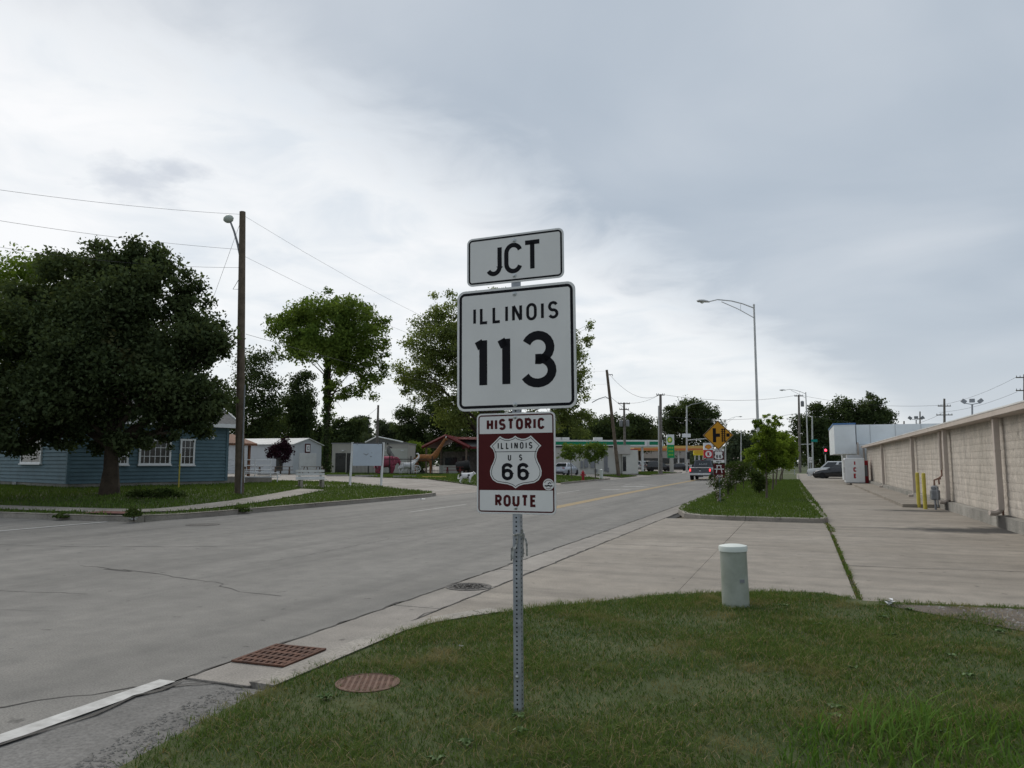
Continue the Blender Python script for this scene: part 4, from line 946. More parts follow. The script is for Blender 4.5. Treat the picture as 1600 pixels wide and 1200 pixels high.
b = ib(1187.5, 767); D = fwd(b); street_light(b, at(1178, 478, D), at(1107, 471.5, D-1.), 'tall pale steel street light rising from the island tree row', .09)
b = ib(1263.5, 741); D = 91.; b = at(1263.5, 741, D); b.z = 0.; street_light(b, at(1259, 614, D), at(1227, 609.5, D), 'steel street light at the end of the car park drive', .10)
b = at(1134, 745, 150.); b.z = 0; street_light(b, at(1134, 657, 150.), at(1154, 651, 150.), 'distant steel street light right of the diamond sign', .12)
b = at(1348, 740, 160.); b.z = 0; street_light(b, at(1346, 628, 160.), at(1345.3, 627, 158.), 'plain steel light pole in front of the tree behind the storefront', .13, truss=False)
def utility(base, top, r, label, arms=(), m='wood_pole', xf=None, name='utility_pole', ins=True):
    base = Vector(base); t = thing(name, label, 'utility pole', base, 0, 'wooden utility poles'); top = Vector(top)-base
    T('pole', m, t, [(0, 0, -.1), top*.33, top*.67, top], [r*1.15, r, r*.9, r*.75], 10)
    for (f, hw_, ang) in arms:
        c = top*f; d = Vector((math.cos(ang), math.sin(ang), 0)); ar = MB().tube([c-d*hw_, c+d*hw_], .07, 4).build('cross_arm', m, t)
        for s in (-1, -.55, .55, 1):
            MB().lathe([(.035, 0), (.05, .06), (.03, .12), (.045, .18), (.01, .2)], 8, c+d*(s*hw_*.92)+Vector((0, 0, .05))).build('insulator', 'meter_grey', ar, True)
    if xf:
        for (f, dx) in xf: c = top*f; MB().lathe([(.25, -.45), (.27, -.42), (.27, .4), (.2, .48), (.04, .55)], 14, c+Vector((dx, -.1, 0))).build('transformer', 'meter_grey', t, True)
    return t
q = gp(374, 772); D = fwd(q); PT = at(379, 331, D)
up = utility(q, PT, .165, 'weathered wooden utility pole with a curved lamp arm on the front lawn')
a0 = at(378.5, 428, D)-q; hd = at(357, 342, D)-q; lamp = T('lamp_arm', 'meter_grey', up, [a0, at(375.5, 402, D)-q, at(371.5, 382, D)-q, at(366, 362, D)-q, at(361, 349, D)-q, hd+Vector((.05, 0, 0))], [.055, .05, .05, .045, .04, .035], 8)
MB().lathe([(.02, .16), (.12, .14), (.21, .05), (.22, -.02), (.17, -.10), (.08, -.16), (.01, -.17)], 18, hd, Matrix.Rotation(R(-25), 3, 'Y')).build('lamp_head', 'lamp_glass', up, True)
B('street_tag', 'white_trim', up, (at(378, 545, D)-q), (.5, .02, .06)); T('conduit', 'meter_grey', up, [Vector((.17, -.1, 0)), Vector((.17, -.12, 4.5))], .03)
T('ground_wire', 'wire', up, [at(382, 400, D)-q, at(383, 420, D)-q, at(371, 440, D)-q, at(364, 452, D)-q, at(374, 452, D)-q], .012, 5)
q2 = at(967, 744.5, 82.); q2.z = gz(q2.x, q2.y); D2 = fwd(q2)
lp = utility(q2, at(948, 578, D2), .19, 'leaning wooden pole with a lamp bracket beside the white wall', m='wood_pole')
T('lamp_arm', 'meter_grey', lp, [at(953, 624, D2)-q2, at(946, 620, D2)-q2, at(936, 623, D2)-q2, at(925, 629, D2)-q2], .05, 6); T('bracket', 'meter_grey', lp, [at(949, 586, D2)-q2, at(957, 585, D2)-q2, at(957, 588, D2)-q2], .05, 6)
UP = {}
for key, (bx, by, tx, ty, D, r, lb, arms, xf, m) in dict(
    p2=(977, 738, 975, 629, 112, .2, 'upright utility pole with a transformer bank behind the leaning pole', [(.985, 1.0, .7), (.90, .8, .7)], [(.70, .5), (.70, -.5)], 'wood_pole_grey'),
    p3=(1032.5, 740, 1032, 616, 100, .22, 'utility pole with a short crossarm before the green price sign', [(.99, .55, .3)], None, 'wood_pole_grey'),
    p3b=(1030, 738, 1029, 634, 104, .12, 'thin grey pole close behind the roadside utility pole', [], None, 'steel_pole'),
    p4=(1250, 736, 1248, 617, 125, .2, 'utility pole with crossarm and transformer beyond the island', [(.985, .7, .2)], [(.88, .55)], 'wood_pole_grey'),
    p5=(1476, 735, 1475.5, 623, 115, .2, 'double crossarm power pole rising behind the block building roof', [(.90, .95, .25), (.78, 1.2, .25)], None, 'wood_pole_grey'),
    p6=(1413, 735, 1412.5, 658, 170, .2, 'distant power pole left of the small floodlights', [(.90, 1.0, .25)], None, 'wood_pole_grey'),
    p7=(1438, 735, 1437.5, 643, 150, .16, 'thin power pole right of the small floodlights', [(.88, .9, .25)], None, 'wood_pole_grey'),
    p8=(1601, 735, 1601, 585, 90, .2, 'tall power pole at the far corner behind the block building', [(.97, 1.0, .25), (.84, 1.0, .25)], None, 'wood_pole_grey'),
    p9=(588, 737, 591, 633, 95, .17, 'slim grey pole behind the white notice board', [], None, 'wood_pole_grey'),
    p10=(1073, 736, 1073, 634, 125, .15, 'grey signal pole carrying a white street name plate', [], None, 'steel_pole'),
    p11=(1270, 736, 1269, 650, 130, .14, 'grey traffic signal pole behind the green street sign', [], None, 'steel_pole'),
    p12=(1158, 738, 1158, 672, 160, .13, 'grey far pole between shrubs and diamond sign', [], None, 'steel_pole'),
    p13=(1335, 735, 1335, 642, 160, .16, 'utility pole with one crossarm in front of the cottonwood tree', [(.93, 1.1, .2)], None, 'wood_pole_grey')).items():
    bb = at(bx, by, D); bb.z = gz(bb.x, bb.y); tp = at(tx, ty, D); UP[key] = (utility(bb, tp, r, lb, arms, m, xf), tp, bb, D)
o, tp, bb, D = UP['p10']; T('mast_arm', 'steel_pole', o, [at(1073, 688, D)-bb, at(1090, 686.5, D)-bb, at(1108, 685, D)-bb], [.1, .08, .06], 8)
B('name_plate', 'ice_white', o, at(1072.5, 680.5, D-.3)-bb, (1.45, .03, .62), YAW); T('light_arm', 'steel_pole', o, [at(1073, 636, D)-bb, at(1080, 632, D)-bb, at(1103, 627.5, D)-bb], .05, 6); B('signal_head', 'signal_black', o, at(1076, 712, D-.3)-bb, (.4, .3, 1.2))
o, tp, bb, D = UP['p11']; B('name_plate', 'street_green', o, at(1272.5, 688.5, D-.3)-bb, (1.05, .03, .45), YAW); T('mast_arm', 'steel_pole', o, [at(1269, 694, D)-bb, at(1248, 694.5, D)-bb], [.08, .06], 8)
def flood(px, py, D, label, hw_, basepy=735):
    bb = at(px, basepy, D); bb.z = 0; t = thing('floodlight_mast', label, 'floodlight', bb, 0, 'floodlights behind the building'); tp = at(px, py, D)-bb
    T('mast', 'meter_grey', t, [(0, 0, 0), tp], .07); T('yoke', 'meter_grey', t, [tp+Vector((-hw_, 0, .12)), tp, tp+Vector((hw_, 0, .12))], .035, 6)
    for s in (-1, 0, 1): MB().box(tp+Vector((s*hw_*1.1, -.05, .28 if s else .32)), (.42*hw_/.6, .25, .34*hw_/.6), m=Matrix.Rotation(s*R(-38), 3, 'Y')).build('floodlight', 'meter_grey', t, bevel=.03)
flood(1519, 632, 62., 'three-headed floodlight mast rising over the near end of the roof', .55); flood(1431.5, 656, 105., 'smaller floodlight cluster seen farther along the roof', .7)
def wire(a, b, sag, label, r=.006):
    a = Vector(a); b = Vector(b); pts = [a.lerp(b, t/14)-Vector((0, 0, sag*4*(t/14)*(1-t/14))) for t in range(15)]
    o = MB().tube(pts, r, 4, False).build('power_line', 'wire', None, True, fix=False); return tag(o, label, 'wire', 'overhead wires')
pole = PT.copy(); Dp = fwd(gp(374, 772))
wire(at(-120, 279, Dp-9), at(378, 335, Dp), .15, 'topmost wire running from the lamp pole past the dark tree top')
wire(at(-120, 325, Dp-9), at(378, 390, Dp), .15, 'second wire from the lamp pole crossing the dark tree top'); wire(at(-120, 365, Dp-7), at(378, 418, Dp), .3, 'lowest wire from the lamp pole vanishing into the dark tree')
gw = wire(at(374, 352, Dp), at(333, 466, Dp+6), 0, 'slanting guy wire from the lamp pole down behind the dark tree', .007)
e1 = at(948, 580, D2)
wire(at(381, 337, Dp), e1, 1.9, 'long wire from the lamp pole top to the leaning pole'); wire(at(381, 400, Dp), at(949, 600, D2), 1.6, 'second long wire sagging between lamp pole and leaning pole')
wire(at(384, 522, Dp), at(954, 622, D2), 1.2, 'lower cable from the lamp pole through the tall slender tree', .008)
wire(e1, UP['p3'][1], 1.5, 'wire from the leaning pole to the crossarm pole', .018); wire(at(954, 620, D2), at(1032, 655, 100), .8, 'low cable from the leaning pole to the next pole', .022)
wire(UP['p2'][1], UP['p3'][1], .5, 'wire between transformer pole and crossarm pole', .018); wire(UP['p3'][1], UP['p4'][1], .9, 'long wire crossing above the road to the island pole', .02)
wire(at(1032, 650, 100), at(1250, 645, 125), .8, 'lower wire crossing the road behind the round oak', .018)
wire(UP['p4'][1], UP['p5'][1]-Vector((0, 0, 1)), .8, 'wire from the island pole over the storefront', .018); wire(at(1250, 646, 125), at(1413, 665, 170), .6, 'low wire in front of the cottonwood', .018)
for k in (0, 1.1): wire(UP['p5'][1]-Vector((.8, 0, 1.+k)), UP['p8'][1]-Vector((.9, 0, .3+1.8*(k > 0))), .5, ('upper' if k == 0 else 'lower')+' wire rising to the tall corner pole', .016)
wire(UP['p6'][1]-Vector((0, 0, 1)), UP['p5'][1]-Vector((0, 0, 2)), .5, 'wire linking the two distant power poles behind the roof', .02)
wire(at(591, 636, 95), at(560, 655, 130), .3, 'short service wire from the slim pole behind the board', .02)
# signals and small signs
bb = at(1291, 742, 105.); bb.z = 0; t = thing('traffic_signal', 'traffic signal showing red behind the parked cars', 'traffic light', bb, YAW)
T('post', 'steel_pole', t, [(0, 0, 0), (0, 0, at(1291, 708, 105.).z)], .07); zt = at(1291, 703.5, 105.).z
hd_ = B('housing', 'signal_black', t, (0, 0, zt), (.42, .3, 1.15), bevel=.03); MB().lathe([(.17, 0), (.16, .04), (.02, .06)], 16, (0, -.15, zt+.0), Matrix.Rotation(R(90), 3, 'X')).build('red_lens', 'signal_lit', hd_, True)
def smallsign(px, py, w_, h_, D, m, label, name='road_sign', base=742, mark=None):
    bb = at(px, base, D); bb.z = gz(bb.x, bb.y); t = thing(name, label, 'road sign', bb, YAW); z = at(px, py, D).z-bb.z
    T('post', 'galv', t, [(0, .03, -.05), (0, .03, z+h_/2)], .04, 6); p = plate('panel', m, t, rrect(w_, h_, min(w_, h_)*.12), -.02, .01, (0, 0, z))
    if mark: 
        mb = MB(); mark(mb, lambda a, b: (a, -.024, z+b)); mb.build('marking', 'sign_black' if m != 'sign_blue' else 'sign_white', p, fix=False)
    return t
smallsign(1267, 718.5, .42, .62, 88., 'sign_white', 'small white speed limit sign on the steel light pole', mark=lambda mb, f: (text(mb, '35', .26, .05, f, 0, -.2, .2, .9), ribbon(mb, [(-.14, .17), (.14, .17)], .05, f)))
smallsign(1242, 714, .78, .62, 92., 'sign_blue', 'small blue guide sign beyond the last street tree', mark=lambda mb, f: ribbon(mb, [(-.2, .1), (.0, .12), (.1, -.1), (.25, -.12)], .07, f))
# ================================================================== VEHICLES (front towards local +Y)
def wheels(t, xs, ys, r, wd=.22):
    rot = Matrix.Rotation(R(90), 3, 'Y'); o = None
    for y in ys:
        for s in (-1, 1):
            o = MB().lathe([(r*.62, -wd/2), (r*.93, -wd/2), (r, -wd*.35), (r, wd*.35), (r*.93, wd/2), (r*.62, wd/2)], 20, (s*xs, y, r), rot).build('wheel', 'tyre', t, True)
            MB().lathe([(.03, -wd*.42), (r*.25, -wd*.44), (r*.60, -wd*.30), (r*.63, -wd*.50), (r*.63, wd*.50), (r*.60, wd*.30), (r*.25, wd*.44), (.03, wd*.42)], 12, (s*xs, y, r), rot).build('rim', 'rim', o, True)
def body_loft(st):
    rings = []
    for (y, zb, zt, hw_, tk) in st:                     # tk: how far the top edge tucks in
        rings.append([(-hw_*.93, y, zb), (-hw_, y, zb+.12), (-hw_, y, zb+(zt-zb)*.62), (-hw_*(1-tk*.4), y, zt-.05), (-hw_*(1-tk), y, zt), (hw_*(1-tk), y, zt), (hw_*(1-tk*.4), y, zt-.05), (hw_, y, zb+(zt-zb)*.62), (hw_, y, zb+.12), (hw_*.93, y, zb)])
    return MB().loft(rings)
def cabin(t, m, yb0, yt0, yt1, yb1, z0, z1, hb, ht, rear_side=True, split=.5):
    v = lambda x, y, z: Vector((x, y, z))
    top = [(-ht, yt0, z1), (ht, yt0, z1), (ht, yt1, z1), (-ht, yt1, z1)]; bot = [(-hb, yb0, z0), (hb, yb0, z0), (hb, yb1, z0), (-hb, yb1, z0)]
    MB().loft([bot, [(p[0]*1.0, p[1]+(0), p[2]-.03) for p in top], [(p[0]*.9, p[1]*.98+.0, p[2]) for p in top]]).build('cabin', m, t, True)
    def pane(q, name, out):
        q = [Vector(p) for p in q]; c = sum(q, Vector())/4; q = [c+(p-c)*.86+Vector(out)*.012 for p in q]
        MB().add(q+[p-Vector(out)*.01 for p in q], [(0, 1, 2, 3), (7, 6, 5, 4)]+[(i, (i+1) % 4, 4+(i+1) % 4, 4+i) for i in range(4)]).build(name, 'car_glass', t)
    pane([bot[0], bot[1], (ht, yt0, z1-.03), (-ht, yt0, z1-.03)], 'rear_window', (0, -1, .4)); pane([bot[2], bot[3], (-ht, yt1, z1-.03), (ht, yt1, z1-.03)], 'windshield', (0, 1, .4))
    for s in (-1, 1):
        ym_b = yb0+(yb1-yb0)*split; ym_t = yt0+(yt1-yt0)*split
        pane([(s*hb, yb0+.1, z0+.02), (s*hb, ym_b-.03, z0+.02), (s*ht, ym_t-.03, z1-.05), (s*ht, yt0+.05, z1-.05)], 'side_window', (s, 0, .2)); pane([(s*hb, ym_b+.03, z0+.02), (s*hb, yb1-.12, z0+.02), (s*ht, yt1-.05, z1-.05), (s*ht, ym_t+.03, z1-.05)], 'side_window', (s, 0, .2))
def lights(t, yf, yr, hw_, zf, zr, lit=False, wl=.3):
    for s in (-1, 1): B('headlight', 'headlamp', t, (s*(hw_-.2), yf, zf), (.36, .08, .14), bevel=.02); B('taillight', 'tail_lit' if lit else 'tail_red', t, (s*(hw_-wl*.6), yr, zr), (wl, .06, .16), bevel=.02)
def sedan(loc, rz, m, label, lit=False, grp='parked cars'):
    t = thing('car', label, 'car', loc, rz, grp)
    body_loft([(-2.32, .35, .62, .70, .1), (-2.28, .26, .92, .80, .12), (-1.9, .2, .99, .88, .1), (-.9, .18, .97, .89, .06), (.6, .18, .95, .89, .06), (1.4, .18, .90, .88, .1), (2.1, .22, .76, .80, .14), (2.33, .3, .58, .68, .12)]).build('body', m, t, True)
    cabin(t, m, -1.75, -1.0, .15, 1.05, .94, 1.42, .80, .60); wheels(t, .80, (-1.38, 1.42), .32); lights(t, 2.2, -2.27, .78, .62, .80, lit)
    for s in (-1, 1): B('mirror', m, t, (s*.96, .72, 1.0), (.16, .1, .12), bevel=.02)
    B('rear_plate', 'plate', t, (0, -2.33, .60), (.32, .02, .16)); B('bumper', 'car_black', t, (0, -2.30, .36), (1.3, .1, .12)); B('underbody', 'tyre', t, (0, 0, .26), (1.4, 4.0, .18)); return t
def suv(loc, rz, m, label, grp='parked cars', lit=False):
    t = thing('car', label, 'car', loc, rz, grp)
    body_loft([(-2.35, .4, .95, .80, .05), (-2.25, .3, 1.08, .92, .05), (-.5, .3, 1.08, .93, .04), (1.0, .3, 1.06, .93, .05), (2.1, .32, .98, .90, .08), (2.38, .4, .85, .80, .08)]).build('body', m, t, True)
    cabin(t, m, -2.22, -2.05, .35, 1.05, 1.06, 1.75, .86, .70, split=.55); wheels(t, .82, (-1.42, 1.45), .38, .25); lights(t, 2.3, -2.32, .88, .82, .98, lit); B('bumper', 'meter_grey', t, (0, 2.38, .5), (1.7, .12, .18)); B('rear_bumper', 'meter_grey', t, (0, -2.36, .5), (1.7, .12, .18)); B('underbody', 'tyre', t, (0, 0, .36), (1.4, 4.0, .2))
    return t
tp_ = gp(1094.5, 750.5); t = thing('pickup_truck', 'dark grey pickup driving away on the road with brake lights lit', 'pickup truck', (tp_.x, tp_.y+2.6, 0), 0)
body_loft([(-2.75, .62, 1.12, .94, .03), (-2.68, .55, 1.17, .98, .03), (-.55, .45, 1.17, 1.0, .03), (-.5, .42, 1.17, 1.0, .03), (1.4, .42, 1.15, 1.0, .04), (2.5, .45, 1.08, .96, .08), (2.75, .5, .95, .86, .08)]).build('body', 'car_grey', t, True)
cabin(t, 'car_grey', -.55, -.45, 1.0, 1.65, 1.15, 1.86, .92, .74); wheels(t, .86, (-1.75, 1.75), .40, .27)
tg = B('tailgate', 'car_grey', t, (0, -2.74, .90), (1.46, .06, .50), bevel=.02); B('tailgate_handle', 'sign_black', tg, (0, -2.775, 1.02), (.18, .03, .06)); B('emblem', 'chrome', tg, (0, -2.775, .86), (.16, .02, .06))
bp_ = B('rear_bumper', 'chrome', t, (0, -2.83, .56), (1.86, .16, .2), bevel=.02); B('plate', 'plate', bp_, (0, -2.915, .56), (.32, .015, .15)); B('hitch', 'tyre', t, (0, -2.7, .38), (.5, .3, .14)); B('underbody', 'tyre', t, (0, 0, .48), (1.5, 4.6, .22))
for s in (-1, 1): B('taillight', 'tail_lit', t, (s*.88, -2.765, .93), (.13, .06, .26), bevel=.02); B('mirror', 'sign_black', t, (s*1.12, 1.1, 1.3), (.2, .1, .24), bevel=.02); B('headlight', 'headlamp', t, (s*.75, 2.74, .82), (.3, .06, .2))
B('roof_light', 'tail_red', t, (0, -.52, 1.85), (.3, .05, .04))
mb = MB()
for k in range(5): ribbon(mb, [(-.34+.16*k, 1.40+.03*(k % 2)), (-.28+.16*k, 1.52), (-.24+.16*k, 1.42)], .03, lambda a, b: (a, -.575, b))
mb.build('window_decal', 'paper', t, fix=False)
q = at(1308, 746.5, 76.); sedan((q.x+.2, q.y, 0), R(76), 'car_black', 'black sedan parked nose out beside the ice freezer')
suv((q.x-.3, q.y+2.9, 0), R(78), 'car_white', 'white sport utility parked behind the black sedan')
q = at(884, 742, 86.); q.z = gz(q.x, q.y); sedan((q.x, q.y, q.z), R(-4), 'car_silver', 'silver sedan parked by the white station wall')
q = at(1029, 737.5, 128.); q.z = gz(q.x, q.y); suv(q, R(-62), 'car_black', 'black sport utility under the striped canopy', 'cars at the fuel stations'); q = at(1006, 737, 132.); q.z = gz(q.x, q.y); suv(q, R(-20), 'car_white', 'white vehicle between the pumps and the black sport utility', 'cars at the fuel stations')
q = at(1060, 737, 140.); q.z = gz(q.x, q.y); sedan(q, R(80), 'car_black', 'black sedan behind the green price sign pole', grp='cars at the fuel stations'); q = at(1068, 736.5, 170.); q.z = gz(q.x, q.y); sedan(q, R(60), 'car_white', 'small white sedan far behind the signal pole', grp='cars at the fuel stations')
q = at(1112, 738, 150.); sedan((q.x, q.y, 0), R(180), 'car_red', 'red car coming on the road past the pickup', grp='cars on the road')
# ================================================================== BLUE HOUSE
A = Vector((-30.95, 24.1, lawn_z(-30.95, 24.1))); HA = math.atan2(7.25, 2.25); LH = 7.75
hs = thing('house', 'blue house with lap siding and white windows behind the dark tree', 'house', A, HA)
Hm = Matrix.Rotation(-HA, 3, 'Z'); hn = Matrix.Rotation(HA, 3, 'Z') @ Vector((0, -1, 0)); hl = Matrix.Rotation(HA, 3, 'Z') @ Vector((-1, 0, 0))
def onfront(px, py): return Hm @ (pl(px, py, A, hn)-A)
def onleft(px, py): return Hm @ (pl(px, py, A, hl)-A)
B('foundation', 'plinth', hs, (LH/2, 4.5, .12), (LH-.06, 8.94, .5)); B('inner_wall', 'blue_siding', hs, (LH/2, 4.5, 1.75), (LH-.02, 8.98, 3.0))
nb = 17; ex = 3.05/nb
def board(L_, flip):
    mb = MB(); t0, t1 = .055, .006
    mb.loft([[(x, -t0, 0), (x, -t1, ex+.012), (x, 0, ex+.012), (x, 0, 0)] for x in (0, L_)]); return mb
fb = board(LH, 0).build('siding_board', 'blue_siding', hs); fb.location = (0, 0, .2)
lb = board(9., 0).build('siding_board', 'blue_siding', hs); lb.location = (0, 9., .2); lb.rotation_euler = (0, 0, R(-90))
for k in range(1, nb): share(fb, 'siding_board', (0, 0, .2+k*ex), hs); share(lb, 'siding_board', (0, 9., .2+k*ex), hs, R(-90))
for (x, y) in ((0, 0), (LH, 0)): B('corner_trim', 'blue_siding', hs, (x, -.0, 1.73), (.14, .14, 3.07))
# gable + roof: ridge along the front
gb = MB().add([(0, 0, 3.24), (0, 9, 3.24), (0, 4.5, 5.4), (LH, 0, 3.24), (LH, 9, 3.24), (LH, 4.5, 5.4)], [(0, 1, 2), (3, 5, 4), (0, 2, 5, 3), (1, 4, 5, 2)]).build('gable', 'blue_siding', hs)
rf = MB()
for s, y0 in ((1, -.5), (-1, 9.5)):
    rf.add([(-.4, y0, 3.05), (LH+.5, y0, 3.05), (LH+.5, 4.5, 5.5), (-.4, 4.5, 5.5), (-.4, y0, 3.17), (LH+.5, y0, 3.17), (LH+.5, 4.5, 5.62), (-.4, 4.5, 5.62)], [(0, 1, 2, 3), (4, 5, 6, 7), (0, 1, 5, 4), (1, 2, 6, 5), (3, 0, 4, 7), (2, 3, 7, 6)])
ro = rf.build('roof', 'roof_shingle', hs)
B('fascia', 'white_trim', ro, (LH/2+.05, -.52, 3.09), (LH+.95, .04, .2)); B('soffit', 'white_trim', ro, (LH/2+.05, -.25, 3.02), (LH+.9, .5, .03)); 
for xe in (LH+.53, -.43): MB().add([(xe-.02, -.55, 3.02), (xe-.02, 4.5, 5.47), (xe-.02, 4.5, 5.67), (xe-.02, -.55, 3.22), (xe+.02, -.55, 3.02), (xe+.02, 4.5, 5.47), (xe+.02, 4.5, 5.67), (xe+.02, -.55, 3.22)], [(0, 1, 2, 3), (7, 6, 5, 4), (0, 4, 5, 1), (3, 2, 6, 7), (0, 3, 7, 4), (1, 5, 6, 2)]).build('rake_board', 'white_trim', ro)
def window(x0, x1, z0, z1, cols, rows, left=False):
    xc, w_, h_ = (x0+x1)/2, x1-x0, z1-z0; wn = bpy.data.objects.new('window', None); link(wn, hs)
    wn.location = (xc, -.0, z0) if not left else (0, xc, z0); wn.rotation_euler = (0, 0, R(-90) if left else 0)
    B('pane', 'glass_dark', wn, (0, -.055, h_/2), (w_-.08, .03, h_-.08)); mb = MB()
    for s in (-1, 1): mb.box((s*(w_/2-.045), -.06, h_/2), (.09, .10, h_)); mb.box((0, -.062, h_/2+s*(h_/2-.045)), (w_+.04, .102, .09))
    mb.build('frame', 'white_trim', wn); B('sill', 'white_trim', wn, (0, -.08, -.02), (w_+.1, .16, .05))
    for k in range(1, cols): B('muntin', 'white_trim', wn, (-w_/2+w_*k/cols, -.075, h_/2), (.028, .02, h_-.14))
    for k in range(1, rows): B('muntin', 'white_trim', wn, (0, -.077, h_*k/rows), (w_-.14, .02, .028))
for (a, b, c, d, cl, rw) in ((182, 200, 686, 726.5, 3, 3), (216, 266, 686, 726.5, 6, 3), (280, 303, 686, 727, 3, 3)):
    l, r = onfront(a, 707), onfront(b, 707); window(l.x, r.x, onfront((a+b)/2, d).z, onfront((a+b)/2, c).z, cl, rw)
l, r = onleft(36, 705), onleft(68, 705); window(r.y, l.y, onleft(52, 724.5).z, onleft(52, 683).z, 2, 1, True)
mb = MB(); c_ = onfront(329, 686.5); text(mb, '35', .27, .05, lambda a, b: (a, -.065, b), c_.x, c_.z, .25, .95); mb.build('house_number', 'white_trim', hs, fix=False)
B('vent', 'meter_grey', hs, (-.01, onleft(23, 758).y, .14), (.05, .5, .22))
# ramp and porch at the end of the house
rp = thing('ramp', 'white railed access ramp at the end of the blue house', 'ramp', A+Matrix.Rotation(HA, 3, 'Z') @ Vector((LH+.15, .8, -.05)), HA)
B('deck', 'kerb_concrete', rp, (1.6, .8, .22), (3.2, 1.6, .44))
for k in range(4): T('rail_post', 'white_trim', rp, [(.1+k*1.0, 0, .4), (.1+k*1.0, 0, 1.38)], .03, 6)
for z in (.62, .8, 1.05, 1.36): T('rail', 'white_trim', rp, [(.08, 0, z), (3.15, 0, z)], .026, 6)
T('hand_rail', 'white_trim', rp, [(1.2, -.4, .72), (3.3, -.4, .62), (3.5, -.4, .5), (3.4, -.4, .38), (1.2, -.4, .42)], .028, 6)
T('rail_leg', 'white_trim', rp, [(3.3, -.4, 0), (3.3, -.4, .6)], .028, 6); T('rail_leg', 'white_trim', rp, [(1.2, -.4, 0), (1.2, -.4, .72)], .028, 6)
pr = MB().loft([[(x, y, z) for y, z in ((-.3, 2.15), (2.2, 2.75), (2.2, 2.85), (-.3, 2.27))] for x in (0, 2.0)]).build('porch_roof', 'brown_roof', rp); B('porch_post', 'brown_roof', rp, (1.75, .1, 1.35), (.12, .12, 1.8))
q = gp(279, 764); o = tag(MB().tube([(0, 0, -.05), (0, 0, 1.55)], .03, 8).build('marker_post', 'yellow_steel', None, True), 'thin yellow marker post on the lawn before the blue house', 'post'); o.location = q
WGp = 'weedy clumps near the corner walk'
tree('weed_clump', 'low weedy bush between the dark tree trunk and the yellow marker post', gp(238, 779), [(238, 771, 40, 7), (212, 775, 20, 5), (262, 774, 22, 5)], 2200, .08, .015, 'leaf_shrub', 'bark_grey', WGp, .6, 6, cat='bush', multi=4, deep=.5)
tree('weed_clump', 'spindly tall weed at the corner where the walks meet', gp(209, 811), [(209, 803, 7, 9), (205, 808, 6, 5)], 420, .07, .01, 'leaf_shrub', 'bark_grey', WGp, .5, 4, cat='bush', multi=3)
tree('weed_clump', 'low weeds overgrowing the kerb beside the walk', gp(104, 812), [(102, 809, 13, 4)], 420, .07, .01, 'leaf_shrub', 'bark_grey', WGp, .6, 4, cat='bush', multi=3)
tree('weed_clump', 'small weeds at the kerb below the utility pole', gp(376, 803), [(376, 799, 10, 5)], 500, .07, .01, 'leaf_shrub', 'bark_grey', WGp, .6, 4, cat='bush', multi=3)
# ================================================================== PARK
def bench(px, py, label):
    q = gp(px, py); D = fwd(q); t = thing('park_bench', label, 'bench', q, R(50))
    for s in (-.52, .52):
        MB().prism([(-.28, 0), (-.17, 0), (-.14, .28), (.14, .28), (.17, 0), (.28, 0), (.25, .40), (-.25, .40)], -.06, .06, Matrix(((0, 0, 1), (1, 0, 0), (0, 1, 0))), (s, 0, 0)).build('leg', 'bench_concrete', t)
        MB().box((s, .27, .58), (.10, .08, .5), m=Matrix.Rotation(R(-12), 3, 'X')).build('back_support', 'bench_concrete', t)
    for k in range(3): B('seat_slat', 'bench_slat', t, (0, -.20+k*.16, .42), (1.42, .115, .035), bevel=.006); B('back_slat', 'bench_slat', t, (0, .21+k*.035, .50+k*.165), (1.42, .03, .115), bevel=.006)
bench(486, 762.5, 'weathered white slat bench with concrete legs on the lawn')
def picnic(px, py, D, label, m='picnic_wood', rz=.6):
    q = at(px, py, D); q.z = gz(q.x, q.y); t = thing('picnic_table', label, 'picnic table', q, rz, 'picnic tables')
    for k in range(5): B('top_board', m, t, (0, -.32+k*.16, .76), (1.9, .145, .045))
    for s in (-1, 1):
        for k in range(2): B('seat_board', m, t, (0, s*(.72+k*.16), .45), (1.9, .145, .045))
    for x in (-.65, .65):
        for s in (-1, 1): T('leg', m, t, [(x, s*.78, 0), (x, s*.28, .73)], .05, 4, False)
        B('leg_brace', m, t, (x, 0, .41), (.05, 1.7, .1))
picnic(394, 742.5, 70, 'brown picnic table half hidden behind the utility pole'); picnic(441, 741.5, 72, 'brown picnic table under the purple leaved tree'); picnic(487, 740, 74, 'dark picnic table in front of the shed door', rz=.2); picnic(709, 740, 76, 'dark red picnic table under the red roofed pavilion', 'red_roof', .35)
q = gp(571, 759); q = (gp(547.5, 759)+gp(594, 760.5))/2; nbd = thing('notice_board', 'blank pale notice board on two white posts beside the drive', 'notice board', q, 0); D = fwd(q); nbd.rotation_euler = (0, 0, YAW+R(9))
k_ = D/F; w_ = 22.8*k_; zb, zt = (760-728.5)*k_, (760-694.5)*k_
for s in (-1, 1): T('post', 'white_trim', nbd, [(s*w_*1.04, 0, -.1), (s*w_*1.04+.10, 0, zt+.08)], .062, 4, False)
bd = B('board', 'board_white', nbd, (.08, -.05, (zb+zt)/2), (w_*1.94, .03, zt-zb)); MB().box((.08, -.03, zt+.02), (w_*2., .05, .03)).box((.08+w_*.985, -.03, (zb+zt)/2), (.03, .05, zt-zb)).build('edge_strip', 'sign_black', bd)
mb = MB(); f_ = lambda a, b: (.08+a, -.068, (zb+zt)/2+b)
ribbon(mb, [(-.22, .06), (-.12, .02), (-.02, .0)], .035, f_); ribbon(mb, [(-.1, -.04), (.0, .02), (.04, .08)], .03, f_); ribbon(mb, [(.15, -.08), (.22, -.11)], .05, f_); ribbon(mb, [(.2, .12), (.23, .1)], .03, f_)
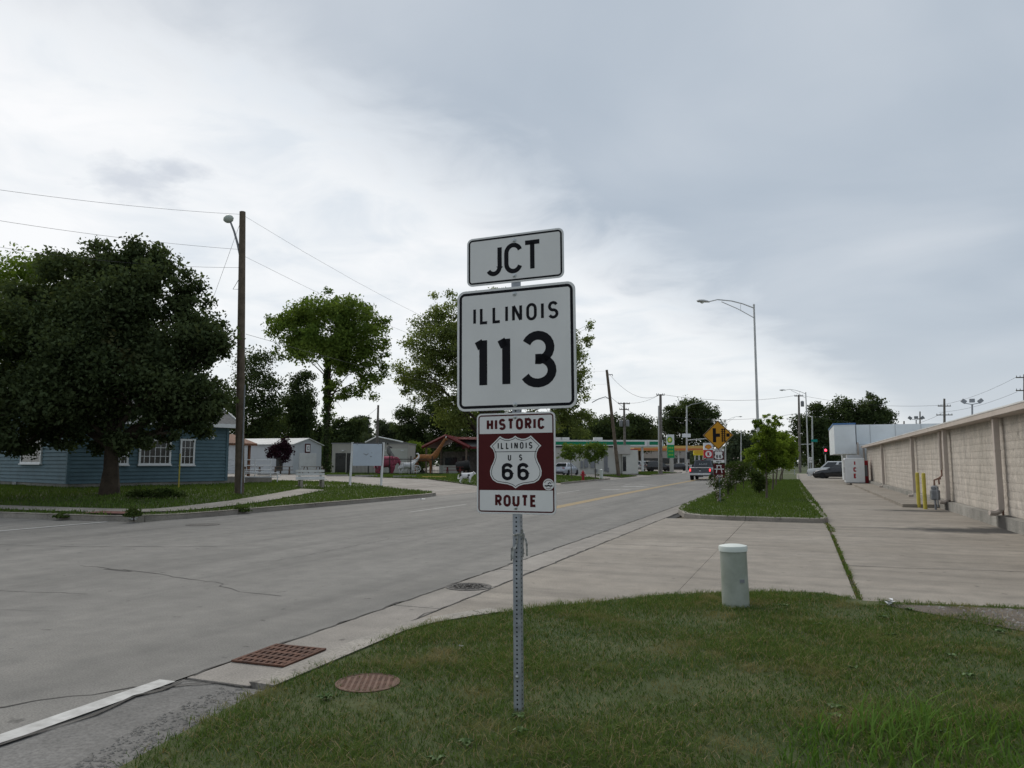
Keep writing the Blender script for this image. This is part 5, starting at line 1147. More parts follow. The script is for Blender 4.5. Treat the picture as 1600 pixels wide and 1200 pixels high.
mb.build('smudge', 'meter_grey', bd, fix=False)
for s in (-.7, .7):
    for z in (zb-.06, zt-.0): B('clip', 'meter_grey', bd, (.08+s*w_, -.07, z), (.03, .02, .12))
# grey shed
q = at(457, 740, 78.); q.z = gz(q.x, q.y); SA = YAW+R(16.5)-R(33); sh_ = thing('metal_shed', 'light grey metal shed with a low gable roof and quilt emblem', 'shed', q, SA+math.pi)
# local: +x along the long side (to the left in the photo), +y away from the road behind
W5, L5 = 5.6, 11.5; hE, hR = 3.1, 3.75
B('wall', 'grey_metal', sh_, (L5/2, -W5/2, hE/2), (L5, W5, hE)); MB().add([(x, y, z) for x in (.0, L5) for y, z in ((0, hE), (-W5, hE), (-W5/2, hR))], [(0, 1, 2), (3, 5, 4)]).build('gable', 'grey_metal', sh_)
rf = MB()
for s in (0, 1):
    y0 = .25 if s == 0 else -W5-.25; z0_ = hE-.06
    rf.add([(-.2, y0, z0_), (L5+.2, y0, z0_), (L5+.2, -W5/2, hR), (-.2, -W5/2, hR), (-.2, y0, z0_+.08), (L5+.2, y0, z0_+.08), (L5+.2, -W5/2, hR+.08), (-.2, -W5/2, hR+.08)], [(0, 1, 2, 3), (4, 5, 6, 7), (0, 1, 5, 4), (3, 0, 4, 7), (1, 2, 6, 5)])
rf.build('roof', 'roof_white', sh_); T('flue', 'grey_metal', sh_, [(8.5, -2., 3.3), (8.5, -2., 4.2), (8.5, -2., 4.25)], [.14, .14, .2], 10)
gd = B('garage_door', 'roof_white', sh_, (-.03, -W5/2, 1.1), (.05, 3.4, 2.2))
for k in range(4): B('door_panel', 'roof_white', gd, (-.065, -W5/2, .3+k*.54), (.02, 3.3, .50))
em = B('emblem_board', 'sign_brown', sh_, (-.05, -W5/2+.1, 2.72), (.05, 1.0, 1.0)); B('emblem_square', 'sign_white', em, (-.08, -W5/2+.1, 2.72), (.02, .74, .74)); B('emblem_star', 'meter_grey', em, (-.095, -W5/2+.1, 2.72), (.02, .38, .38)); B('emblem_star', 'sign_white', em, (-.11, -W5/2+.1, 2.72), (.02, .22, .22), bevel=.0)
B('entry_door', 'glass_dark', sh_, (1.6, .02, 1.1), (.8, .04, 1.6)); B('wall_lamp', 'white_trim', sh_, (6.8, .1, 2.5), (.25, .2, .2))
# tan flat building and gabled house behind
def fbuild(name, x0, x1, ytop, D, m, label, depth=8., ybase=738, cat='building'):
    a = at(x0, ybase, D); b = at(x1, ybase, D); c = (a+b)/2; c.z = gz(c.x, c.y); t = thing(name, label, cat, c, YAW); w_ = (b-a).length; h = at((x0+x1)/2, ytop, D).z-c.z
    B('wall', m, t, (0, depth/2, h/2), (w_, depth, h)); return t, w_, h
t, w_, h = fbuild('flat_building', 518, 637, 693.5, 98., 'tan_wall', 'tan flat roofed building with a dark open bay behind the board'); 
B('roof_edge', 'roof_grey', t, (0, 4, h+.06), (w_+.2, 8.2, .14)); k_ = 98./F; B('bay_shade', 'glass_dark', t, ((537-577.5)*k_, -.02, 1.35), (26*k_, .06, 2.7)); B('bay_post', 'tan_wall', t, ((541-577.5)*k_, -.06, 1.35), (.12, .05, 2.7)); B('wall_panel', 'offwhite_wall', t, ((610-577.5)*k_, -.03, 1.7), (52*k_, .05, 3.2))  # dark panel on the wall front paints the shade inside the bay
for px in (536, 603, 628): B('wall_lamp', 'white_trim', t, ((px-577.5)*k_, -.1, 3.0), (.35, .2, .14))
t, w_, h = fbuild('gable_house', 574, 626, 690, 128., 'offwhite_wall', 'pale house with a grey gable roof behind the tan building')
MB().loft([[(x, y, z) for x, z in ((-w_/2-.4, h-.1), (-w_/2+1.6, h+.9), (w_/2+.4, h-.05), (w_/2+.4, h-.25), (-w_/2-.4, h-.3))] for y in (-.4, 8.)]).build('roof', 'roof_shingle', t)
MB().tube([(-w_/2-.4, -.42, h-.15), (-w_/2+1.6, -.42, h+.85), (w_/2+.4, -.42, h-.1)], .12, 4).build('rake_board', 'white_trim', t); B('window', 'glass_dark', t, (-.6, -.02, h-.9), (.8, .05, .9))
# pavilion
q = at(697, 741, 84.); q.z = gz(q.x, q.y); k_ = 84./F; pv = thing('pavilion', 'open picnic pavilion with a dark red gable roof', 'pavilion', q, YAW+R(6)-R(12))
hw_ = 37*k_; ze = (741-699)*k_; za = (741-681)*k_; dl = 9.
rf = MB()
for s in (-1, 1):
    rf.add([(s*hw_, -.5, ze), (0, -.5, za), (0, dl, za), (s*hw_, dl, ze), (s*hw_, -.5, ze+.12), (0, -.5, za+.12), (0, dl, za+.12), (s*hw_, dl, ze+.12)], [(0, 1, 2, 3), (4, 5, 6, 7), (0, 1, 5, 4), (3, 0, 4, 7), (2, 3, 7, 6)])
ro = rf.build('roof', 'red_roof', pv); MB().tube([(-hw_, -.55, ze-.02), (0, -.55, za-.02), (hw_, -.55, ze-.02)], .17, 4).build('fascia', 'red_roof', ro)
wing = MB().loft([[(hw_*.1, 1.5, za-.35), (hw_*.1, 4, za+.0), (hw_*.1, 7, za-.6)], [(hw_*4.2, 1.5, za-.5), (hw_*4.2, 4, za-.1), (hw_*4.2, 7, za-.7)]]).build('roof_wing', 'red_roof', pv); MB().box((hw_*2.4, 1.2, ze-.02), (hw_*3.6, .2, .25)).build('fascia', 'red_roof', wing); MB().add([(hw_*.3, 1.2, ze+.1), (hw_*4.2, 1.2, ze+.1), (hw_*4.2, 4, za-.15), (hw_*.3, 4, za-.05)], [(0, 1, 2, 3)]).build('wing_slope', 'roof_shingle', wing, fix=False)
for (x, y) in ((-hw_*.85, 0), (hw_*.85, 0), (-hw_*.85, dl-.5), (hw_*.85, dl-.5), (hw_*2.2, 1.4), (hw_*4, 1.4)): T('post', 'picnic_wood', pv, [(x, y, 0), (x, y, ze)], .12, 6, False)
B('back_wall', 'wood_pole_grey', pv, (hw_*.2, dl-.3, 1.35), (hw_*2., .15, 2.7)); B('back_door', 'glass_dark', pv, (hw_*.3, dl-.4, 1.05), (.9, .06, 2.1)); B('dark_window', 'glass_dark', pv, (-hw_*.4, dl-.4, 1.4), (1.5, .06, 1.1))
B('counter', 'offwhite_wall', pv, (-hw_*.1, dl*.5, .5), (2.8, .5, 1.0)); B('storage_box', 'picnic_wood', pv, (hw_*2.6, 2.2, 1.2), (3.4, .3, 2.4))
q = at(723.5, 740, 82.); q.z = gz(q.x, q.y); t = thing('barrel_smoker', 'black barrel smoker standing under the pavilion edge', 'barbecue', q, .3); MB().lathe([(.5, -.75), (.55, -.7), (.55, .7), (.5, .75)], 18, (0, 0, .95), Matrix.Rotation(R(80), 3, 'Y')).build('drum', 'statue_black', t, True)
for x in (-.5, .5): T('leg', 'statue_black', t, [(x, 0, 0), (x, 0, .6)], .06, 6)
T('chimney', 'statue_black', t, [(.6, 0, 1.3), (.6, 0, 2.)], .07, 8)
# iron fence
fa = at(542, 744.5, 70.); fb_ = at(692, 744.5, 70.); fa.z = gz(fa.x, fa.y); fb_.z = gz(fb_.x, fb_.y)
fn_ = thing('iron_fence', 'low black iron picket fence round the animal statues', 'fence', fa, math.atan2(fb_.y-fa.y, fb_.x-fa.x)); LF = (fb_-fa).length; hf = 27*70/F; dzf = fb_.z-fa.z
pk0 = None
for k in range(int(LF/.125)+1):
    x = k*.125; big_ = k % 16 == 0
    if big_: B('fence_post', 'fence_black', fn_, (x, 0, hf/2+.05+dzf*x/LF), (.09, .09, hf+.15))
    elif pk0 is None: pk0 = B('picket', 'fence_black', fn_, (0, 0, hf/2), (.022, .022, hf-.05)); pk0.location = (x, 0, dzf*x/LF)
    else: share(pk0, 'picket', (x, 0, dzf*x/LF), fn_)
for z in (.15, hf*.9): T('rail', 'fence_black', fn_, [(0, 0, z), (LF, 0, z+dzf)], .025, 4, False)
# animal statues: one continuous skin each
def skin(name, m, parent, verts, edges, rad, sub=2):
    me = bpy.data.meshes.new(name); me.from_pydata([tuple(v) for v in verts], edges, []); me.update(); me.materials.append(MAT[m]); o = link(bpy.data.objects.new(name, me), parent)
    s = o.modifiers.new('skin', 'SKIN'); s.use_smooth_shade = True
    for i, d in enumerate(me.skin_vertices[0].data): d.radius = (rad[i], rad[i]) if not isinstance(rad[i], tuple) else rad[i]; d.use_root = i == 0
    b_ = o.modifiers.new('sub', 'SUBSURF'); b_.levels = sub; b_.render_levels = sub; return o
def quad_animal(t, m, L_, hb, r, neck, head, lr, hoof=None):
    """body along +x (head end), shoulder height hb; neck and head are lists of (x,z,r)"""
    r *= 1.38; lr *= 1.35; neck = [(a, b, c*1.35) for a, b, c in neck]; head = [(a, b, c*1.35) for a, b, c in head]
    V = [(0, 0, hb), (L_*.28, 0, hb+.02), (-L_*.28, 0, hb+.01), (-L_*.46, 0, hb-.02), (L_*.46, 0, hb+.05)]; Rr = [r*.95, r, r, r*.8, r*.85]; Ed = [(0, 1), (0, 2), (2, 3), (1, 4)]
    prev = 4
    for (x, z, q) in neck+head: V.append((x, 0, z)); Rr.append(q); Ed.append((prev, len(V)-1)); prev = len(V)-1
    for (bx, par) in ((L_*.34, 1), (-L_*.40, 3)):
        for s in (-1, 1):
            f = -1 if par == 3 else 1
            pts = [(bx, s*r*.62, hb-r*.6, lr*1.7), (bx+(.03 if f > 0 else .07)*L_, s*r*.62, hb*.52, lr*1.2), (bx-(0 if f > 0 else .05)*L_, s*r*.62, hb*.30, lr*.85), (bx, s*r*.62, .06, lr*.8), (bx+.05*L_, s*r*.62, .04, lr*.9)]
            pv_ = par
            for (x, y, z, q) in pts: V.append((x, y, z)); Rr.append(q); Ed.append((pv_, len(V)-1)); pv_ = len(V)-1
    return skin('body', m, t, V, Ed, Rr)
def animal_at(px, py, D, name, label, rz, cat='statue'):
    q = at(px, py, D); q.z = gz(q.x, q.y)+.02; return thing(name, label, cat, q, YAW+rz, 'animal statues in the park')
q = gp(727, 755.5); t = animal_at(727, 755.5, fwd(q), 'cow_statue', 'white cow statue with black patches standing by the drive', R(8)); t.location = q; c1 = fwd(q)/F
quad_animal(t, 'statue_white', 19*c1, 11.6*c1, 3.8*c1, [(11.5*c1, 14.8*c1, 2.2*c1)], [(13.*c1, 16.*c1, 1.9*c1), (15.4*c1, 15.0*c1, 1.2*c1), (16.2*c1, 14.5*c1, 1.0*c1)], .95*c1)
T('tail', 'statue_white', t, [(-10*c1, 0, 13.5*c1), (-11*c1, 0, 12*c1), (-11.2*c1, 0, 7*c1)], [.04, .03, .05], 6)
for (x, z, a, b) in ((-7.6, 12.6, 1.9, 2.9), (5.2, 12.9, 2.6, 1.6), (4.0, 10.0, 1.7, 1.2)): MB().lathe([(1, -.02), (.95, .0), (.5, .035), (.05, .05)], 12, (x*c1, -4.0*c1, z*c1), Matrix(((a*c1, 0, 0), (0, 0, -1.2), (0, b*c1, 0)))).build('patch', 'statue_black', t, True)
for s in (-1, 1): T('horn', 'statue_white', t, [(13*c1, s*.07, 17.2*c1), (13*c1, s*.16, 18.6*c1)], [.03, .01], 5); T('ear', 'statue_black', t, [(12.5*c1, s*.08, 16.6*c1), (12.2*c1, s*.22, 16.6*c1)], [.03, .02], 5)
c1 = 74./F; t = animal_at(662, 742, 74., 'giraffe_statue', 'orange brown giraffe statue stretching its neck over the fence', R(0))
quad_animal(t, 'statue_orange', 30*c1, 25*c1, 4.6*c1, [(18*c1, 30*c1, 4.*c1), (23*c1, 38*c1, 2.6*c1), (29*c1, 48*c1, 1.8*c1)], [(32*c1, 53.5*c1, 1.7*c1), (34.*c1, 55*c1, 1.9*c1), (37*c1, 52.5*c1, 1.2*c1)], 1.2*c1)
for s in (-1, 1): T('horn', 'statue_white', t, [(33.5*c1, s*.06, 56*c1), (34.5*c1, s*.08, 59*c1)], [.04, .05], 6); T('ear', 'statue_orange', t, [(32.8*c1, s*.08, 55.5*c1), (31.5*c1, s*.26, 56.5*c1)], [.05, .02], 6)
T('tail', 'statue_orange', t, [(-14*c1, 0, 26*c1), (-17*c1, 0, 20*c1), (-17*c1, 0, 12*c1)], [.06, .04, .07], 6)
t = animal_at(645, 742, 73.2, 'goose_statue', 'white long necked bird statue beside the orange giraffe rump', R(0)); skin('body', 'statue_white', t, [(0, 0, 1.2), (.35, 0, 1.35), (.6, 0, 1.75), (.5, 0, 2.05), (.3, 0, 2.0), (-.3, 0, 1.15), (.1, 0, .6), (.1, 0, .02)], [(0, 1), (1, 2), (2, 3), (3, 4), (0, 5), (0, 6), (6, 7)], [.22, .16, .08, .07, .06, .12, .05, .05])
c1 = 71./F; t = animal_at(634, 744, 71.4, 'horse_statue', 'plain white pony statue standing behind the iron fence', R(35)); quad_animal(t, 'statue_white', 22*c1, 14*c1, 3.8*c1, [(13*c1, 17*c1, 2.4*c1)], [(15*c1, 20*c1, 1.7*c1), (18*c1, 18.5*c1, 1.1*c1)], 1.0*c1)
for s in (-1, 1): T('ear', 'statue_white', t, [(14.6*c1, s*.08, 21*c1), (14.6*c1, s*.1, 23*c1)], [.05, .02], 5)
c1 = 73./F; t = animal_at(602, 743, 73., 'elephant_statue', 'pink elephant statue behind the fence beside the board post', R(20)); quad_animal(t, 'statue_pink', 28*c1, 19*c1, 7.2*c1, [(15*c1, 21*c1, 5.*c1)], [(18*c1, 23*c1, 4.6*c1), (22*c1, 19*c1, 2.2*c1), (23.5*c1, 13*c1, 1.4*c1), (23.5*c1, 7*c1, 1.0*c1)], 2.4*c1)
for s in (-1, 1): MB().lathe([(1, 0), (.96, .06), (.1, .08)], 14, (14.5*c1, s*5.5*c1, 21.5*c1), Matrix(((4.5*c1, 0, 0), (0, 0, s*1.), (0, 6*c1, 0)))).build('ear', 'statue_pink', t, True)
c1 = 80./F; t = animal_at(604, 742, 80., 'giraffe_statue', 'grey mottled giraffe statue rising behind the pink elephant', R(10)); quad_animal(t, 'statue_grey', 24*c1, 24*c1, 5.*c1, [(4*c1, 31*c1, 3.6*c1), (2.*c1, 38*c1, 2.6*c1)], [(2*c1, 43*c1, 2.2*c1), (6*c1, 41.5*c1, 1.3*c1), (8*c1, 40*c1, 1.*c1)], 1.2*c1)
for s in (-1, 1): T('horn', 'statue_black', t, [(1.2*c1, s*.12, 45*c1), (1.0*c1, s*.16, 48*c1)], [.06, .08], 6)
c1 = 70.8/F; t = animal_at(651, 743, 70.9, 'lattice_wheel', 'small white lattice hoop leaning between pony and giraffe', R(15), 'ornament'); mb = MB(); 
mb.tube([(6*c1*math.cos(q*.5236), .05, 9*c1+5.2*c1*math.sin(q*.5236)) for q in range(13)], .05, 6)
for q in range(3): a = q*1.05+.3; mb.tube([(5.8*c1*math.cos(a), .05, 9*c1+5*c1*math.sin(a)), (-5.8*c1*math.cos(a), .05, 9*c1-5*c1*math.sin(a))], .035, 5)
mb.build('hoop', 'statue_white', t, True); T('stake', 'statue_white', t, [(0, .05, -.05), (0, .05, 4*c1)], .05, 6)
for (a, b, m, l, D) in ((678, 753.5, 'stop_yellow', 'yellow concrete parking stop near the cow statue', 55.), (632, 751.5, 'stop_concrete', 'grey concrete parking stop in front of the pony statue', 57.), (572, 749.5, 'stop_concrete', 'grey concrete parking stop behind the notice board', 60.), (527, 748.5, 'stop_concrete', 'grey concrete parking stop left of the notice board', 62.), (418, 746, 'stop_concrete', 'grey concrete parking stop by the picnic tables', 66.)):
    q = at(a, b, D); q.z = gz(q.x, q.y)+.03; o = tag(MB().prism([(-.9, -.09), (.9, -.09), (.9, .09), (-.9, .09)], 0, .09).prism([(-.88, -.06), (.88, -.06), (.88, .06), (-.88, .06)], .09, .14).build('parking_stop', m, None), l, 'parking stop', 'parking stops'); o.location = q; o.rotation_euler = (0, 0, YAW)
# ================================================================== FUEL STATIONS
t, w_, h = fbuild('station_building', 846, 971, 698.5, 98., 'offwhite_wall', 'long off white station wall with grey service boxes', 9., 739); k_ = 98/F; xc = (846+971)/2
B('roof_edge', 'statue_black', t, (0, 4.4, h+.06), (w_+.2, 9.1, .2)); B('front_bay', 'offwhite_wall', t, ((983-xc)*k_, 1.2, 1.55), (24*k_, 4., 3.1)); B('bay_window', 'glass_dark', t, ((974-xc)*k_, -.83, 1.3), (5*k_, .06, 1.9)); B('bay_sign', 'tan_wall', t, ((970-xc)*k_, -.95, h-.35), (26*k_, .3, 1.15))
for px, py, a, b in ((909, 725, 3, 11), (916, 723, 6, 13), (926, 724, 6, 12), (935, 718, 1.5, 12), (945, 721, 2, 28), (948, 721, 2.5, 28), (950, 733, 2.5, 7), (931, 734, 4, 4)): B('service_box', 'meter_grey', t, ((px-xc)*k_, -.1, (739-py)*k_), (a*k_, .2, b*k_))
def canopy(name, x0, x1, ytop, ybot, D, label, layers, cols, dep=7., rz=0.):
    a = at(x0, ybot, D); b = at(x1, ybot, D); c = (a+b)/2; z = c.z; c.z = gz(c.x, c.y); tt = thing(name, label, 'canopy', c, YAW+rz); w_ = (b-a).length; k_ = D/F; H = (ybot-ytop)*k_
    B('slab', layers[0][0], tt, (0, dep/2, z-c.z+H/2), (w_, dep, H))
    for (m, f0, f1, mg) in layers[1:]: B('band', m, tt, (0, dep/2, z-c.z+H*(f0+f1)/2), (w_-2*mg+.06 if mg else w_+.06, dep+.06, H*(f1-f0)))
    for (f, y) in cols: T('column', layers[0][0] if layers[0][0] != 'canopy_yellow' else 'white_trim', tt, [(f*w_, y, 0), (f*w_, y, z-c.z)], .2, 8)
    return tt, w_, z-c.z, H
cn, w_, z_, H_ = canopy('fuel_canopy', 862, 1012, 687.5, 697.5, 118., 'white fuel canopy with a green band above the station wall', [('ice_white',), ('green_band', .25, .75, .5)], [(-.4, 2), (-.1, 2), (.2, 2), (.46, 1.5)], 9.)
B('side_band', 'ice_white', cn, (w_/2+1.3, 4.7, z_+H_/2), (2.4, 9.3, H_*.98)); B('side_band_green', 'green_band', cn, (w_/2+1.3, 4.7, z_+H_/2), (2.0, 9.36, H_*.5))
for px in (873, 936, 884): B('roof_unit', 'roof_white', cn, ((px-937)*118/F, 1.5, z_+H_+.2), (1.4, 1., .5))
canopy('fuel_canopy', 991, 1107, 696.5, 704., 165., 'yellow and orange striped fuel canopy across the far corner', [('canopy_yellow',), ('canopy_orange', .08, .45, 0)], [(-.44, 2), (-.12, 2), (.12, 2), (.40, 2)], 10.)
t, w_, h = fbuild('station_store', 996, 1078, 704, 182., 'tan_wall', 'low grey station shop behind the striped canopy', 10., 738); B('window_band', 'glass_dark', t, (0, -.05, 1.9), (w_*.8, .1, 1.3)); B('roof_edge', 'roof_grey', t, (0, 5, h+.1), (w_+.4, 10.3, .3)); B('lower_panel', 'offwhite_wall', t, (w_*.2, -.1, .6), (w_*.5, .1, 1.0))
t, w_, h = fbuild('wall_panel', 985.5, 996.5, 702, 120., 'k_red', 'plain red square panel beside the fuel pump', .3, 738, 'panel'); 
for ch in list(t.children): ch.location = (0, 0, 0); ch.scale = (1, 1, 1)
me = t.children[0].data
for v in me.vertices:
    if v.co.z < .5: v.co.z = h-11.5*120/F
for s in (-1, 1): T('leg', 'tan_wall', t, [(s*w_*.4, .15, 0), (s*w_*.4, .15, h*.75)], .1, 6)
t = thing('fuel_pump', 'white air and fuel dispenser kiosk beside the utility poles', 'fuel pump', at(985, 738, 108.).xy.to_3d(), YAW); t.location.z = gz(t.location.x, t.location.y); B('cabinet', 'pump_white', t, (0, 0, .95), (1.1, .6, 1.9), bevel=.03); B('display', 'sign_blue', t, (.25, -.31, 1.3), (.35, .03, .8)); B('hood', 'pump_white', t, (.05, 0, 2.1), (.7, .5, .4), bevel=.08)
def pylon(x0, x1, y0, y1, D, label, boxes, ybase=738, pole=True):
    c = at((x0+x1)/2, ybase, D); c.z = gz(c.x, c.y); tt = thing('price_sign', label, 'sign', c, YAW); k_ = D/F; out = []
    zf_ = lambda py: at((x0+x1)/2, py, D).z-c.z
    for (nm, m, a, b, f0, f1) in boxes: out.append(B(nm, m, tt, ((f0+f1)/2*(x1-x0)*k_-.5*(x1-x0)*k_, 0, (zf_(a)+zf_(b))/2), ((f1-f0)*(x1-x0)*k_, .5-.02*len(out), zf_(a)-zf_(b))))
    return tt, out, k_, zf_
tt, o_, k_, zf_ = pylon(1043, 1054, 679, 715, 115., 'tall green and white fuel price sign with a sunburst emblem', [('emblem_panel', 'ice_white', 679, 695, 0, 1), ('price_panel', 'fuel_green', 695, 715.5, .05, 1.0), ('pole', 'tan_wall', 715.5, 738, .35, .85)])
zc_ = zf_(687.5); fnl = lambda y: (lambda a, b: (-.15+a, y, zc_+b))
for r, m, y, n in ((.46, 'fuel_green', -.262, 18), (.38, 'logo_lime', -.268, 18), (.27, 'logo_yellow', -.274, 18), (.14, 'sign_white', -.280, 18)): flat([((r*(1 if q % 2 else .86))*math.cos(q*math.pi/n), (r*(1 if q % 2 else .86))*math.sin(q*math.pi/n)*1.15) for q in range(2*n)], fnl(y)).build('sunburst', m, o_[0], fix=False)
mb = MB()
for i, py in enumerate((698, 703.5, 709)): 
    for q in range(3): mb.box((-.28+q*.27, -.25, zf_(py+1.6)), (.17, .02, .26))
mb.build('price_digits', 'logo_lime', o_[1])
tt, o_, k_, zf_ = pylon(1100.5, 1114, 692, 725, 120., 'white and red fuel sign with a shell emblem and letter K', [('emblem_panel', 'ice_white', 692, 703, 0, 1), ('letter_panel', 'k_red', 703.6, 715.5, 0, 1), ('lower_panel', 'meter_grey', 716, 721.5, .3, 1), ('price_panel', 'k_red', 722, 728, .3, .95), ('pole', 'steel_pole', 728, 738, .3, .4)])
zs_ = zf_(698.2); fan = [(-.18, -.42), (.18, -.42), (.20, -.30)]+[(.56*math.cos(R(a))*(1 if i % 2 else .93), -.08+.48*math.sin(R(a))*(1 if i % 2 else .93)) for i, a in enumerate(range(-10, 191, 20))]+[(-.20, -.30)]
flat([(a*1.0, zs_+b) for a, b in fan], lambda a, b: (a, -.262, b)).build('shell_emblem', 'k_red', o_[0], fix=False); flat([(a*.86, zs_+b*.86) for a, b in fan], lambda a, b: (a, -.268, b)).build('shell_emblem', 'shell_orange', o_[0], fix=False)
zk = zf_(709.5); flat([(.52*math.cos(q*.314), zk+.52*math.sin(q*.314)) for q in range(20)], lambda a, b: (a, -.262, b)).build('disc', 'sign_white', o_[1], fix=False); mb = MB(); text(mb, 'K', .72, .17, lambda a, b: (a, -.27, b), 0, zk-.36, .2, .9); mb.build('letter', 'k_red', o_[1], fix=False)
tt, o_, k_, zf_ = pylon(1084.5, 1101, 704.5, 711.5, 150., 'yellow banner sign hanging under the striped canopy', [('banner', 'banner_yellow', 704, 711.5, 0, 1), ('pole', 'steel_pole', 711.5, 738, .1, .14), ('pole', 'steel_pole', 711.5, 738, .86, .9)])
mb = MB()
for i in range(9): mb.box((-.95+i*.23, -.255, zf_(706.2)), (.14, .02, .2)); mb.box((-.8+i*.2, -.255, zf_(709)), (.12, .02, .12))
mb.build('banner_lettering', 'canopy_orange', o_[0])
q = at(911, 748, 64.); q.z = gz(q.x, q.y)+.04; t = thing('fire_hydrant', 'red fire hydrant on the roadside grass before the white wall', 'fire hydrant', q, .4)
MB().lathe([(.17, 0), (.17, .06), (.11, .08), (.11, .62), (.15, .64), (.15, .68), (.12, .76), (.05, .84), (.03, .92)], 16).build('barrel', 'hydrant_red', t, True)
for r in (0, 1, 2): a = r*1.57; MB().tube([(0, 0, .5), (.22*math.cos(a), .22*math.sin(a), .5)], .065, 10).build('nozzle', 'hydrant_red', t, True)
q = at(939.5, 745.5, 70.); q.z = gz(q.x, q.y); o = tag(MB().lathe([(.16, -.05), (.16, .85), (.18, .86), (.18, .92), (.02, .98)], 14).build('utility_cabinet', 'pedestal_cap', None, True), 'pale round utility cabinet on the verge near the hydrant', 'pedestal'); o.location = q
# ================================================================== TREES
q = gp(170, 773)
tree('maple_tree', 'large dark dense maple standing in front of the blue house', q, [(150, 560, 150, 115), (60, 600, 110, 95), (260, 570, 95, 110), (190, 450, 85, 75), (236, 412, 34, 44), (150, 412, 46, 38), (195, 420, 50, 40), (316, 600, 58, 90), (300, 520, 50, 60), (100, 450, 58, 58), (65, 500, 60, 60), (290, 470, 40, 50), (190, 665, 112, 42), (40, 678, 72, 40), (335, 540, 28, 45), (330, 640, 24, 24), (-50, 620, 80, 80), (282, 664, 46, 28), (120, 684, 85, 28), (232, 690, 50, 14)], 135000, .13, .30, 'leaf_maple', 'bark', None, .22, 30, deep=.9, dens=5.5, shell=.2)
q = gp(-150, 792); tree('maple_tree', 'added maple at the frame edge to shade the gable end of the blue house', q, [(-160, 620, 120, 90), (-40, 662, 70, 45), (-230, 620, 90, 90), (-180, 540, 90, 60)], 42000, .14, .28, 'leaf_maple', 'bark', None, .32, 18, deep=.9, dens=2.4, shell=.15)  # added tree, mostly out of view, put here to shade the house wall
tree('background_tree', 'bright green tree behind the dark maple at the street corner', at(-40, 760, 62).xy.to_3d()+Vector((0, 0, .45)), [(15, 470, 75, 70), (70, 428, 45, 34), (-70, 520, 80, 100), (30, 540, 70, 60), (20, 412, 40, 24)], 26000, .24, .35, 'leaf_bright', 'bark', 'trees behind the houses', .34, 14)
q = at(508, 741, 88.); q.z = gz(q.x, q.y)
tree('maple_tree', 'tall slender maple with ivy on its trunk beside the shed', q, [(525, 520, 72, 58), (470, 520, 45, 45), (565, 515, 40, 55), (500, 480, 55, 30), (575, 590, 28, 38), (548, 580, 30, 40), (525, 620, 22, 30), (450, 555, 32, 14), (437, 500, 18, 18), (597, 565, 13, 22), (512, 620, 14, 40)], 36000, .27, .30, 'leaf_mid', 'bark', None, .20, 26, gaps=.1, shell=.15, dens=3.6)
tb_ = [s for s in bpy.data.objects if s.name.startswith('maple_tree')][-1]
q = at(748, 741, 97.); q.z = gz(q.x, q.y)
tree('sycamore_tree', 'loose pale leaved tree spreading behind the stacked route signs', q, [(690, 530, 55, 70), (660, 590, 42, 50), (740, 560, 60, 90), (820, 540, 60, 80), (880, 560, 45, 70), (700, 480, 40, 25), (900, 620, 30, 55), (780, 480, 60, 35), (918, 520, 18, 30), (720, 640, 50, 40), (860, 650, 45, 35), (640, 600, 25, 30), (905, 665, 30, 30)], 82000, .25, .42, 'leaf_pale', 'bark', None, .21, 44, gaps=.04, shell=.12, dens=5.5)
q = at(438, 742, 74.); q.z = gz(q.x, q.y)
tree('purple_tree', 'small purple leaved ornamental tree before the grey shed', q, [(438, 706, 14, 17), (442, 695, 9, 12), (430, 710, 9, 10)], 3200, .16, .07, 'leaf_purple', 'bark', None, .35, 8)
